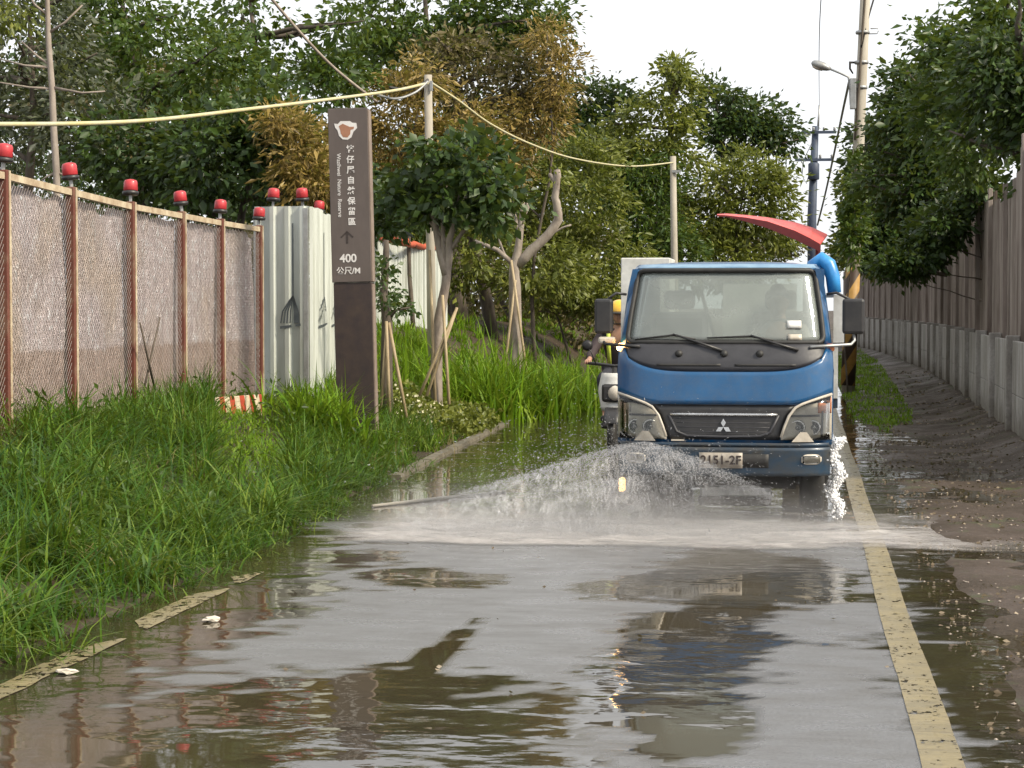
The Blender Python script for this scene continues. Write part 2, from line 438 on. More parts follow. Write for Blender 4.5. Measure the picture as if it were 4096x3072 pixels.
def paint(name, lo):
  m = NT(name); v = m.coord('Object')
  n1 = m.noise(v, 4, 6, 0.65); n2 = m.noise(m.coord('Object', (0.4, 1.6, 1)), 9, 5, 0.7); n3 = m.noise(v, 70, 3)
  cc = m.mix(m.ramp(n1, [(0.3, 0), (0.7, 1)]), (0.27, 0.215, 0.10), (0.17, 0.14, 0.075))
  cc = m.mix(m.ramp(n2, [(0.58, 0), (0.68, 1)]), cc, (0.11, 0.085, 0.05))
  cc = m.mix(0.4, cc, m.ramp(n3, [(0.3, 0.5), (0.7, 1.0)]), 'MULTIPLY')
  chip = m.noise(m.coord('Object', (1.3, 0.8, 1)), 16, 6, 0.72)
  wear = m.noise(v, 2.2, 4, 0.6)
  al = m.ramp(m.math('ADD', chip, m.math('MULTIPLY', wear, 0.35)), [(lo, 1.0), (lo + 0.045, 0.0)])
  m.set(base=cc, alpha=al, rough=m.ramp(n2, [(0.3, 0.2), (0.7, 0.5)]), normal=m.bump(n2, 0.3, 0.01)); return m.m
M_line = paint('worn_yellow_paint', 0.75)
M_line2 = paint('mud_buried_yellow_paint', 0.705)

m = NT('muddy_water'); v = m.coord('Object')
big = m.noise(v, 0.75, 4, 0.5); mid = m.noise(m.coord('Object', (0.55, 1.0, 1)), 3.2, 3, 0.45, 0, 0.4); fine = m.noise(m.coord('Object', (0.6, 1.0, 1)), 14, 3, 0.5)
mask = m.ramp(big, [(0.42, 0.06), (0.66, 1.0)])
h = m.math('MULTIPLY', m.math('ADD', mid, m.math('MULTIPLY', fine, 0.13)), mask)
calm = m.add('ShaderNodeAttribute', attribute_name='calm').outputs['Fac']
bp = m.bump(h, 0.3, 0.05)
film_n = m.noise(v, 70, 5, 0.7); film_b = m.noise(m.coord('Object', (0.5, 1.0, 1)), 5.0, 5, 0.6)
cc = m.mix(m.ramp(big, [(0.35, 0), (0.7, 1)]), (0.048, 0.038, 0.020), (0.028, 0.024, 0.018))
cc = m.mix(calm, m.mix(m.ramp(film_b, [(0.35, 0), (0.7, 1)]), (0.185, 0.187, 0.195), (0.125, 0.12, 0.115)), cc)
cc = m.mix(m.math('MULTIPLY', m.math('SUBTRACT', 1.0, calm), 0.6), cc, m.ramp(film_n, [(0.35, 0.3), (0.65, 1.0)]), 'MULTIPLY')
rr = m.mix(calm, m.ramp(film_b, [(0.3, 0.22), (0.7, 0.42)]), (0.03, 0.03, 0.03))
m.set(base=cc, rough=rr, ior=1.4, normal=m.bump(m.math('MULTIPLY', film_n, m.math('SUBTRACT', 1.0, calm)), 0.6, 0.006, bp), spec=0.7); M_water = m.m

m = NT('foam_film'); v = m.coord('Object')
n1 = m.noise(m.coord('Object', (0.45, 1.2, 1)), 2.2, 6, 0.65, 0, 0.5); n2 = m.noise(m.coord('Object', (0.5, 1.3, 1)), 11, 5, 0.7)
at_ = m.add('ShaderNodeAttribute', attribute_name='cover')
a = m.math('MULTIPLY', m.ramp(m.math('ADD', m.math('MULTIPLY', n1, 0.6), m.math('MULTIPLY', n2, 0.4)), [(0.36, 0.15), (0.6, 1.0)]), at_.outputs['Fac'])
m.set(base=(0.46, 0.43, 0.41), rough=0.5, alpha=a, normal=m.bump(n2, 0.5, 0.02)); M_foam = m.m

m = NT('spray_water'); m.set(base=(0.72, 0.73, 0.76), rough=0.15, trans=0.65, ior=1.33); M_spray = m.m
m = NT('water_sheet_film'); uv = m.add('ShaderNodeAttribute', attribute_name='flow')
mp = m.add('ShaderNodeMapping'); mp.inputs['Scale'].default_value = (1.0, 0.22, 1.0); m.l(uv.outputs['Vector'], mp.inputs[0])
na = m.noise(mp.outputs[0], 26, 6, 0.7, 0, 0.8); nb = m.noise(m.coord('Object'), 9, 5, 0.65)
ed = m.add('ShaderNodeAttribute', attribute_name='cover')
al = m.math('MULTIPLY', m.ramp(m.math('ADD', m.math('MULTIPLY', na, 0.65), m.math('MULTIPLY', nb, 0.35)), [(0.42, 0.03), (0.56, 0.32), (0.68, 0.95)]), ed.outputs['Fac'])
m.set(base=(0.66, 0.66, 0.68), rough=0.2, alpha=al, normal=m.bump(na, 0.6, 0.02)); M_sheet = m.m
m = NT('white_water'); m.set(base=(0.86, 0.86, 0.87), rough=0.5, spec=0.3); M_whitewater = m.m

# foliage
M_lf_dark = leafmat('dark_leaf', [(0.007, 0.020, 0.005), (0.018, 0.041, 0.008), (0.036, 0.073, 0.013), (0.065, 0.108, 0.025)], 0.25)
M_lf_mid = leafmat('mid_leaf', [(0.016, 0.038, 0.004), (0.033, 0.071, 0.007), (0.054, 0.098, 0.011), (0.081, 0.120, 0.016)], 0.3)
M_lf_olive = leafmat('olive_leaf', [(0.053, 0.069, 0.011), (0.106, 0.131, 0.019), (0.165, 0.186, 0.028), (0.222, 0.230, 0.040)], 0.3)
M_lf_gold = leafmat('golden_leaf', [(0.099, 0.067, 0.018), (0.199, 0.132, 0.033), (0.287, 0.199, 0.051), (0.352, 0.254, 0.079)], 0.3)
M_lf_brown = leafmat('brown_leaf', [(0.043, 0.038, 0.016), (0.087, 0.071, 0.028), (0.134, 0.105, 0.043), (0.163, 0.143, 0.058)], 0.25)
M_lf_grey = leafmat('grey_green_leaf', [(0.024, 0.033, 0.020), (0.049, 0.061, 0.034), (0.081, 0.094, 0.053), (0.114, 0.122, 0.073)], 0.25)
M_grass = leafmat('lush_grass_blade', [(0.010, 0.039, 0.002), (0.029, 0.088, 0.004), (0.072, 0.150, 0.009), (0.182, 0.234, 0.033)], 0.3, 0.5, 0.25)
M_grass2 = leafmat('yellow_green_blade', [(0.041, 0.098, 0.003), (0.089, 0.191, 0.005), (0.149, 0.262, 0.011), (0.231, 0.317, 0.024)], 0.3, 0.5, 0.2)
M_straw = leafmat('dry_straw', [(0.10, 0.085, 0.03), (0.17, 0.14, 0.055), (0.24, 0.2, 0.09)], 0.15, 0.6, 0.2)
M_litter = leafmat('leaf_litter', [(0.042, 0.030, 0.017), (0.100, 0.070, 0.042), (0.184, 0.142, 0.091), (0.318, 0.268, 0.202)], 0.1, 0.6)
M_flower = leafmat('pale_flower', [(0.5, 0.45, 0.25), (0.6, 0.57, 0.38), (0.7, 0.67, 0.5)], 0.2, 0.6)
# ------------------------------------------------------------------ ground, road, water
def edge(Y):                                    # left edge of the carriageway
    return interp(Y, [(0, -3.62), (12, -3.62), (20, -3.95), (30, -4.25), (45, -4.5), (54, -3.7), (70, -2.4), (200, -2.0)])
def nz(x, y, s=1.0, o=0.0):
    return noise.noise(Vector((x * s + o, y * s - o, o * 0.7)))
def wallx(Y):
    return interp(Y, [(0, 2.4), (22, 2.5), (35, 2.8), (48, 3.05), (62, 2.9), (76, 2.5), (100, 1.6)])
def gz(X, Y):
    e = edge(Y)
    if X < e - 0.05:
        d = e - 0.05 - X
        z = 0.58 * smooth(d / 2.2) + 0.12 * smooth((d - 2) / 6) + 0.05 * nz(X, Y, 0.9)
        z += 0.75 * smooth((Y - 24) / 9) * smooth((d - 0.5) / 3.2)
        return z * smooth(d / 0.35 + 0.1) + 0.012
    if X < 0.72: return -0.06
    d = X - 0.72
    z = -0.06 + 0.065 * smooth(d / 0.25) + 0.05 * nz(X, Y, 0.7, 3.1) * smooth(d / 0.4) + 0.018 * nz(X, Y, 3.2, 1.7) * smooth(d / 0.3)
    z += 0.10 * smooth((d - 0.8) / 1.2) * smooth((Y - 10) / 8)
    dw = X - (wallx(Y) - 0.5)
    if Y > 16: z += 0.10 * smooth(dw / 0.6) + 0.03 * nz(X, Y, 4.0, 2.2)
    return z
def graded(lo, hi, step, far, fstep):
    a = list(np.arange(lo, hi + 1e-6, step)); s = fstep; x = a[0]; L = []
    while x > -far: x -= s; s *= 1.6; L.append(x)
    s = fstep; x = a[-1]; H = []
    while x < far: x += s; s *= 1.6; H.append(x)
    return L[::-1] + a + H
gx = graded(-8, 4, 0.12, 900, 0.6); gy = graded(4, 46, 0.2, 900, 0.6)
mb = MB()
vs = [(x, y, gz(x, y)) for y in gy for x in gx]
W = len(gx)
mb.add(vs, [(j * W + i, j * W + i + 1, (j + 1) * W + i + 1, (j + 1) * W + i) for j in range(len(gy) - 1) for i in range(W - 1)], True)
tag(mb.build('ground', M_ground, fix=False), 'wet brown mud and bare soil beside the flooded road', 'ground', kind='structure')

def road_z(x, y):
    t = (x - edge(y)) / (0.72 - edge(y))
    camber = -0.020 + 0.010 * math.cos((t - 0.5) * 5.0)
    return camber + 0.011 * nz(x, y, 0.55, 5.0) + 0.007 * nz(x, y, 1.7, 9.0)
ry = list(np.arange(-12, 40, 0.2)) + list(np.arange(40, 130, 2.0))
mb = MB(); NX = 34
vs = [(edge(y) - 0.08 + (0.80 - edge(y)) * i / NX, y, road_z(edge(y) + (0.72 - edge(y)) * i / NX, y)) for y in ry for i in range(NX + 1)]
W = NX + 1
mb.add(vs, [(j * W + i, j * W + i + 1, (j + 1) * W + i + 1, (j + 1) * W + i) for j in range(len(ry) - 1) for i in range(NX)], True)
tag(mb.build('road', M_road, fix=False), 'narrow wet asphalt lane under shallow flood water', 'road', kind='structure')

mb = MB()
wy = list(np.arange(-12, 5, 1.0)) + list(np.arange(5, 17, 0.06)) + list(np.arange(17, 60, 1.0))
vs = []; NW = 120
for y in wy:
    xr = interp(y, [(0, 2.6), (20, 2.3), (26, 1.4), (30, 0.8)])
    for i in range(NW + 1): vs.append((edge(y) - 0.15 + (xr - edge(y) + 0.15) * i / NW, y, 0.0))
W = NW + 1
mb.add(vs, [(j * W + i, j * W + i + 1, (j + 1) * W + i + 1, (j + 1) * W + i) for j in range(len(wy) - 1) for i in range(NW)], True)
# where the water stands deep enough to be a mirror; elsewhere it is a thin film over the coarse road
POOLS = [(-1.9, 7.3, 1.25, 1.5), (-0.36, 12.2, 0.72, 1.5), (-0.55, 9.6, 0.42, 1.5), (-0.42, 8.1, 0.26, 1.0), (-1.05, 11.6, 0.3, 0.5), (-1.7, 9.4, 0.10, 1.0), (1.5, 10, 1.0, 12), (-3.6, 8, 0.95, 7), (-2.3, 12.0, 0.5, 0.4)]
def calm(x, y):
    if y > 17: return 1.0
    c = smooth((y - 14.5) / 1.5)
    wob = 0.30 * nz(x, y, 1.6, 2.0) + 0.30 * nz(x * 0.45, y, 4.5, 7.0) + 0.32 * nz(x * 0.5, y, 9.0, 3.0)
    for (cx, cy_, rx, ry_) in POOLS:
        d = math.hypot((x - cx) / rx, (y - cy_) / ry_) + wob
        c = max(c, smooth((1.12 - d) / 0.16))
    return c
me = mb.mesh('flood_water')
ca = me.attributes.new('calm', 'FLOAT', 'POINT'); ca.data.foreach_set('value', [calm(x, y) for x, y, _ in vs])
tag(link('flood_water', me, M_water), 'shallow brown flood water mirroring the bright sky on the lane', 'water', kind='structure')

def strip(name, x_fn, y0, y1, w, z, mat, label, ragged=0.004, step=0.12):
    mb = MB(); vs = []; n = int((y1 - y0) / step)
    for j in range(n + 1):
        y = y0 + (y1 - y0) * j / n; x = x_fn(y)
        ww = w * min(1.0, 0.25 + (y - y0) / 0.35, 0.25 + (y1 - y) / 0.35) if w < 0.152 else w
        a = x - w / 2 + (w - ww) + ragged * nz(x, y, 5, 2); b = x + w / 2 + ragged * nz(x, y, 5, 8)
        vs += [(a, y, z), ((a + b) / 2, y, z + 0.002), (b, y, z)]
    fs = []
    for j in range(n):
        for i in range(2): fs.append((j * 3 + i, j * 3 + i + 1, j * 3 + i + 4, j * 3 + i + 3))
    mb.add(vs, fs)
    return tag(mb.build(name, mat, fix=False), label, 'road marking', kind='structure')
strip('edge_line', lambda y: 0.515 + 0.006 * math.sin(y), -6, 60, 0.155, 0.004, M_line, 'worn yellow edge line on the wall side of the lane')
for k, (a, b) in enumerate([(6.0, 9.55), (9.85, 11.35), (11.6, 12.1)]):
    strip('edge_line', lambda y: -3.43 + 0.004 * y, a, b, 0.15, 0.004, M_line2, 'worn yellow edge line half buried by the grass bank', 0.02)
# pale kerb strip at the far left road edge
mb = MB()
ys = np.arange(19, 60, 1.0)
for a, b in zip(ys, ys[1:]):
    b2 = b - 0.03
    mb.add([(edge(a) - 0.02, a, 0.0), (edge(a) + 0.09, a, 0.0), (edge(b2) + 0.09, b2, 0.0), (edge(b2) - 0.02, b2, 0.0),
            (edge(a) - 0.02, a, 0.04), (edge(a) + 0.08, a, 0.035), (edge(b2) + 0.08, b2, 0.035), (edge(b2) - 0.02, b2, 0.04)],
           [(0, 1, 5, 4), (1, 2, 6, 5), (2, 3, 7, 6), (3, 0, 4, 7), (4, 5, 6, 7)])
tag(mb.build('kerb', M_kerb), 'low pale concrete kerb at the foot of the grass bank', 'kerb', kind='structure')

# ------------------------------------------------------------------ vegetation builders
def leaf_mesh(name, C, D, L, Wd, fold=0.12):
    """C centres, D directions (n,3), L lengths, Wd widths -> two-triangle folded leaves"""
    n = len(C)
    D = D / (np.linalg.norm(D, axis=1, keepdims=True) + 1e-9)
    A = RNG.normal(size=(n, 3)); S = np.cross(D, A); S /= (np.linalg.norm(S, axis=1, keepdims=True) + 1e-9)
    Nn = np.cross(S, D)
    L = np.broadcast_to(L, (n,))[:, None]; Wd = np.broadcast_to(Wd, (n,))[:, None]
    V = np.empty((n, 4, 3), np.float32)
    V[:, 0] = C - D * L * 0.5
    V[:, 1] = C - D * L * 0.05 + S * Wd * 0.5 + Nn * L * fold
    V[:, 2] = C + D * L * 0.5
    V[:, 3] = C - D * L * 0.05 - S * Wd * 0.5 + Nn * L * fold
    F = np.array([[0, 1, 2], [0, 2, 3]], np.int32)[None] + (np.arange(n, dtype=np.int32) * 4)[:, None, None]
    return np_mesh(name, V.reshape(-1, 3), F.reshape(-1, 3))
def np_mesh(name, V, F):
    me = bpy.data.meshes.new(name); k = F.shape[1]
    me.vertices.add(len(V)); me.vertices.foreach_set('co', np.ascontiguousarray(V, np.float32).ravel())
    me.loops.add(F.size); me.loops.foreach_set('vertex_index', np.ascontiguousarray(F, np.int32).ravel())
    me.polygons.add(len(F)); me.polygons.foreach_set('loop_start', np.arange(0, F.size, k, dtype=np.int32))
    try: me.polygons.foreach_set('loop_total', np.full(len(F), k, np.int32))
    except Exception: pass
    me.update(calc_edges=True)
    return me
def crown_points(ells, dens, clump_r, per):
    """leaf centres and directions in uneven clumps through the ellipsoids' outer volume"""
    Cs, Ds, tips = [], [], []
    for (c, r) in ells:
        c = np.array(c); r = np.array(r)
        area = 4 * math.pi * ((r[0] * r[1]) ** 1.6 + (r[0] * r[2]) ** 1.6 + (r[1] * r[2]) ** 1.6) ** (1 / 1.6) / 3 ** (1 / 1.6)
        nc = max(10, int(area * dens * 2.1 / (clump_r ** 2 * 3)))
        u = RNG.normal(size=(nc, 3)); u /= np.linalg.norm(u, axis=1, keepdims=True)
        rad = RNG.uniform(0.35, 1.0, nc) ** 0.6 * (1 + 0.13 * np.sin(u[:, 0] * 5 + c[0]) * np.cos(u[:, 2] * 6 + c[2]))
        cl = c + u * r * rad[:, None]
        tips.append(cl[np.argsort(-rad)[:12]])
        sz = clump_r * RNG.uniform(0.55, 1.35, nc)
        k = np.maximum(4, (per * (sz / clump_r) ** 2).astype(int))
        idx = np.repeat(np.arange(nc), k)
        g = RNG.normal(size=(len(idx), 3)) * np.array([0.5, 0.5, 0.32])
        P = cl[idx] + g * sz[idx][:, None]
        D = g * 1.2 + u[idx] * 0.7 + np.array([0, 0, -0.45]) + RNG.normal(size=(len(idx), 3)) * 0.5
        Cs.append(P); Ds.append(D)
    return np.concatenate(Cs), np.concatenate(Ds), np.concatenate(tips)
def px_ell(px, py, rx, ry, Y, depth=None):
    c = atY(px, py, Y); k = 1.0 / ppm(Y, c.x)
    return ((c.x, c.y, c.z), (rx * k, depth if depth else max(0.8, 0.75 * rx * k), ry * k))
def bent(a, b, n=6, wob=0.12, sag=0.0):
    a = Vector(a); b = Vector(b); L = (b - a).length; out = []
    o = random.random() * 50
    for i in range(n + 1):
        t = i / n; p = a.lerp(b, t)
        f = math.sin(math.pi * t) * wob * L * 0.35
        p += Vector((noise.noise(Vector((o, t * 2, 0))), noise.noise(Vector((0, o, t * 2))), noise.noise(Vector((t * 2, 0, o))) * 0.5 + sag)) * f
        out.append(p)
    return out
def tree(name, label, Y, ells, mat, L=0.13, wl=0.5, dens=1.0, clump=0.42, per=46, trunk=None, tr=0.11, bark=None, nlimb=9, group=None, base=None, cat='tree'):
    E = [px_ell(*e[:4], Y + (e[4] if len(e) > 4 else 0)) for e in ells]
    cx = sum(e[0][0] for e in E) / len(E); cyy = sum(e[0][1] for e in E) / len(E)
    if base is None: base = (cx, cyy)
    b = Vector((base[0], base[1], gz(base[0], base[1]) - 0.05))
    root = thing(name, label, cat, b, 0, group)
    C, D, tips = crown_points(E, dens, clump, per)
    keep = C[:, 2] > gz(base[0], base[1]) + 0.15
    C, D = C[keep], D[keep]
    bb = np.array(b)
    n = len(C)
    Ls = L * np.clip(RNG.lognormal(-0.06, 0.34, n), 0.45, 1.7)
    link('crown', leaf_mesh(name + '_crown', C - bb, D, Ls, Ls * wl * RNG.uniform(0.8, 1.2, n)), mat, root)
    mb = MB()
    zt = max(e[0][2] + e[1][2] * 0.3 for e in E)
    E0 = max(E, key=lambda e: e[0][2])
    top = Vector((E0[0][0], E0[0][1], zt)) - b
    st = bent((0, 0, 0), top, 9, 0.2)
    nseg = len(st)
    mb.tube(st, [tr * (1 - 0.75 * i / (nseg - 1)) for i in range(nseg)], 8)
    sel = RNG.choice(len(tips), min(nlimb, len(tips)), replace=False)
    for i in sel:
        tip = Vector(tips[i]) - b
        zz = [p for p in st if p.z < tip.z - 0.1]
        s0 = zz[-1] if zz else st[1]
        if (tip - s0).length < 0.3: continue
        q = bent(s0, tip, 6, 0.35)
        r0 = tr * 0.42
        mb.tube(q, [r0 * (1 - 0.85 * k / 6) + 0.004 for k in range(7)], 6)
    mb.build('trunk', bark or M_bark, root, fix=False)
    return root

def blades(n, area_fn, hmin, hmax, wmin, wmax, lean=0.5, bank=True, seg=4):
    """curved tapering grass blades; area_fn(k) -> (X, Y) arrays"""
    X, Y = area_fn(n); n = len(X)
    Z = np.array([gz(x, y) for x, y in zip(X, Y)]) - 0.03
    H = RNG.uniform(hmin, hmax, n) * RNG.uniform(0.7, 1.0, n) * np.array([0.85 + 0.55 * nz(a, b, 1.1, 13.0) for a, b in zip(X, Y)]); Wd = RNG.uniform(wmin, wmax, n)
    az = RNG.uniform(0, 2 * math.pi, n); ln = np.clip(RNG.normal(lean, 0.28, n), 0.05, 1.25)
    dx, dy = np.cos(az), np.sin(az)
    tw = az + math.pi / 2 + RNG.normal(0, 0.5, n); sx, sy = np.cos(tw), np.sin(tw)
    V = np.empty((n, 2 * seg + 1, 3), np.float32)
    for j in range(seg + 1):
        t = j / seg
        out = H * ln * t ** 1.9
        up = H * (t * np.sqrt(np.maximum(0.15, 1 - 0.35 * ln ** 2)) - 0.42 * ln * t ** 3)
        w = Wd * (1 - t ** 1.6) * 0.5 * (0.65 + 0.9 * t * (1 - t) * 2)
        px_, py_, pz_ = X + dx * out, Y + dy * out, Z + up
        if j < seg:
            V[:, 2 * j] = np.stack([px_ - sx * w, py_ - sy * w, pz_], 1)
            V[:, 2 * j + 1] = np.stack([px_ + sx * w, py_ + sy * w, pz_], 1)
        else: V[:, 2 * seg] = np.stack([px_, py_, pz_], 1)
    T = []
    for j in range(seg - 1):
        a = 2 * j; T += [[a, a + 1, a + 3], [a, a + 3, a + 2]]
    T.append([2 * seg - 2, 2 * seg - 1, 2 * seg])
    F = np.array(T, np.int32)[None] + (np.arange(n, dtype=np.int32) * (2 * seg + 1))[:, None, None]
    return V.reshape(-1, 3), F.reshape(-1, 3)

# ------------------------------------------------------------------ left: chain-link fence with film
FX = -6.25
xs_px = [14, 282, 521, 723, 879, 1034]
fy = [atX(x, 900, FX).y for x in xs_px]
fence_z = 0.62
ftop = [atX(x, y, FX).z for x, y in zip(xs_px, [690, 757, 815, 853, 882, 908])]
fx0 = fy[0] - 1.46
FYS = [fx0] + fy
FTOP = [ftop[0] + 0.02] + ftop
fence = thing('chain_link_fence', 'chain-link fence lined with crinkled silver film between rusty red posts', 'fence', (FX, FYS[0], fence_z - 0.15))
def fl(y, z): return (0.0, y - FYS[0], z - fence_z + 0.15)
for i, (y, t) in enumerate(zip(FYS, FTOP)):
    q = fl(y, t); mb = MB()
    mb.box(-0.03, 0.045, q[1] - 0.035, q[1] + 0.035, -0.35, q[2] + 0.02, b=0.008)
    p = mb.build('post', M_postred, fence)
    mb = MB(); mb.box(0.046, 0.052, q[1] + 0.0, q[1] + 0.034, -0.3, q[2] + 0.015)
    mb.build('pale_edge', M_rail, p)
for i in range(len(FYS) - 1):
    a, b = fl(FYS[i], FTOP[i]), fl(FYS[i + 1], FTOP[i + 1])
    def rail(zo, th, nm):
        mb = MB()
        M = Matrix.Translation((0, 0, 0))
        y0, y1 = a[1] + 0.038, b[1] - 0.038
        za = a[2] + zo; zb = b[2] + zo
        mb.add([(-0.022, y0, za - th), (0.03, y0, za - th), (0.03, y0, za), (-0.022, y0, za), (-0.022, y1, zb - th), (0.03, y1, zb - th), (0.03, y1, zb), (-0.022, y1, zb)],
               [(0, 1, 2, 3), (7, 6, 5, 4), (0, 4, 5, 1), (1, 5, 6, 2), (2, 6, 7, 3), (3, 7, 4, 0)])
        return mb.build(nm, M_rail, fence)
    rail(0.0, 0.055, 'top_rail')
    # film sheet, hung a little slack
    mb = MB()
    def fn(u, v, sd, i=i, a=a, b=b):
        y = a[1] + 0.002 + (b[1] - a[1] - 0.004) * u
        topz = a[2] + (b[2] - a[2]) * u - 0.07 - 0.16 * max(0, nz(y * 2.0, i * 3.3, 1.1)) * (1 if i != 4 else 0.4)
        z = 0.0 + (topz - 0.0) * v
        return (-0.06 + 0.035 * nz(y * 4, z * 0.9, 1.0, 2.0) + 0.022 * nz(y * 9, z * 1.6, 1.0, 9.0), y, z)
    mb.grid(fn, 34, 30)
    mb.build('film_sheet', M_film, fence, fix=False)
    # diamond mesh
    y0, y1 = a[1] + 0.04, b[1] - 0.04; zt = lambda y: a[2] + (b[2] - a[2]) * (y - a[1]) / (b[1] - a[1]) - 0.06
    V = []; F = []; p_ = 0.062
    wd = 0.0013
    for sgn in (1, -1):
        k = -3.0
        while k < 4.5:
            # line z = sgn*(y-y0)*1.15 + k
            pts = []
            for yy in np.linspace(y0, y1, 41):
                zz = sgn * (yy - y0) * 1.15 + k
                if 0.0 <= zz <= zt(yy): pts.append((yy, zz))
            if len(pts) > 1:
                (ya, za), (yb, zb) = pts[0], pts[-1]; o = len(V)
                xx = 0.012 + 0.004 * sgn
                V += [(xx, ya, za - wd), (xx, ya, za + wd), (xx, yb, zb + wd), (xx, yb, zb - wd), (xx + 0.003, ya, za), (xx + 0.003, yb, zb)]
                F += [(o, o + 1, o + 2, o + 3), (o, o + 3, o + 5, o + 4), (o + 1, o + 4, o + 5, o + 2)]
            k += p_
    me = bpy.data.meshes.new('wire_mesh'); me.from_pydata(V, [], F)
    tag(link('wire_mesh', me, M_wire, fence), kind='stuff')
# thin canes leaning on the fence
mb = MB()
c0 = atX(575, 1560, FX + 0.12); c1 = atX(640, 1270, FX + 0.12); c2 = atX(620, 1560, FX + 0.15); c3 = atX(560, 1290, FX + 0.15)
tag(MB().tube([c0, (c0 + c1) / 2, c1], [0.012, 0.011, 0.008], 6).build('cane', M_bark), 'thin dark cane leaning towards the white fence across the silver film', 'cane', 'crossed canes on the film')
tag(MB().tube([c2, (c2 + c3) / 2, c3], [0.012, 0.011, 0.008], 6).build('cane', M_bark), 'thin dark cane leaning away from the white fence across the silver film', 'cane', 'crossed canes on the film')

# red and white striped board at the fence foot
p = atX(912, 1640, FX + 0.35)
sb = thing('striped_board', 'red and white striped warning board at the foot of the fence', 'board', (p.x, p.y, gz(p.x, p.y)), R(72))
MB().box(-0.46, 0.62, -0.012, 0.012, -0.12, 0.17, b=0.004).build('panel', M_stripe, sb)
for x in (-0.3, 0.3): MB().box(x - 0.02, x + 0.02, 0.012, 0.05, -0.3, 0.1, b=0.004).build('leg', M_rail, sb)

# warning lamps
def make_lamp(label, group):
    t = thing('warning_lamp', label, 'lamp', (0, 0, 0), 0, group)
    MB().lathe([(0.055, 0.0), (0.066, 0.008), (0.066, 0.03), (0.05, 0.034)], 14).build('base', M_black, t)
    MB().lathe([(0.052, 0.034), (0.058, 0.04), (0.056, 0.105), (0.048, 0.122), (0.02, 0.13)], 16).build('lens', M_red, t)
    MB().box(-0.012, 0.012, -0.012, 0.012, -0.06, 0.0, b=0.002).build('bracket', M_steel, t)
    return t
lamp0 = None
def put_lamp(loc, label, group, s=1.0):
    global lamp0
    if lamp0 is None: lamp0 = make_lamp(label, group); o = lamp0
    else:
        o = copy_tree(lamp0); o['label'] = label; o['group'] = group
    s *= 1.15; o.location = loc; o.scale = (s, s, s); o.rotation_euler = (random.uniform(-.12, .12), random.uniform(-.12, .12), random.uniform(0, 6))
    return o
for (y, t), lab in zip(list(zip(FYS, FTOP))[1:], ('red warning lamp on the fence post farthest from the white hoarding', 'red warning lamp right beside the foot of the slender pale trunk',
        'red warning lamp on the post between pale trunk and crossed canes', 'red warning lamp on the first post past the crossed canes towards the hoarding',
        'red warning lamp on the last full post before the white hoarding', 'red warning lamp where the film fence ends against the white hoarding')):
    put_lamp((FX + 0.005, y, t + 0.08), lab, 'lamps on the chain-link fence')

# ------------------------------------------------------------------ white sheet fence
WT = atY(1018, 829, fy[-1] + 0.25).z
pa = atY(1018, 829, fy[-1] + 0.25); pb = atY(1237, 829, fy[-1] + 0.15)
hh = WT - EYE
def on_top(px, py):                               # a point on the level fence top seen at that pixel
    d = ray(px, py); return Vector((0, 0, EYE)) + d * (hh / d.z)
pc = on_top(1345, 880); pd = on_top(1500, 950); pe = on_top(1566, 982); pf = on_top(1692, 996); pg = on_top(1745, 985)
poly = [(pa.x, pa.y), (pb.x, pb.y), (pc.x, pc.y), (pd.x, pd.y), (pe.x, pe.y), (pf.x, pf.y), (pf.x + 0.3, pf.y + 1.0)]
wf = thing('sheet_fence', 'white corrugated sheet hoarding bending round behind the brown sign', 'fence', (pa.x, pa.y, 0.4))
def corrugate(u, L):                               # trapezoid ribs
    t = (u * L / 0.19) % 1.0
    return 0.036 * (smooth(t / 0.08) - smooth((t - 0.36) / 0.08))
prints = []
for i in range(len(poly) - 1):
    A = Vector((*poly[i], 0)); B = Vector((*poly[i + 1], 0)); L = (B - A).length
    dirv = (B - A).normalized(); nrm = Vector((dirv.y, -dirv.x, 0))
    if nrm.x < 0 and nrm.y > 0: nrm = -nrm
    ns = max(1, round(L / 0.76))
    for k in range(ns):
        a0 = A + dirv * (L * k / ns); LL = L / ns - 0.006
        dz = random.uniform(-0.015, 0.02)
        mb = MB(); nu = max(8, int(LL / 0.0125))
        def fn(u, v, sd):
            q = a0 + dirv * (u * LL) + nrm * (corrugate(u, LL) + (-0.002 if sd else 0.0))
            return (q.x - pa.x, q.y - pa.y, -0.1 + (WT - 0.4 + 0.1 + dz) * v)
        mb.grid(fn, nu, 2, smooth_=False)
        mb.build('sheet', M_wfence, wf, fix=False)
    mb = MB()
    q0 = A - nrm * 0.04; mb.box(q0.x - pa.x - 0.025, q0.x - pa.x + 0.025, q0.y - pa.y - 0.025, q0.y - pa.y + 0.025, -0.2, WT - 0.42)
    mb.build('post', M_steel, wf)
    prints.append((A, dirv, nrm, L))
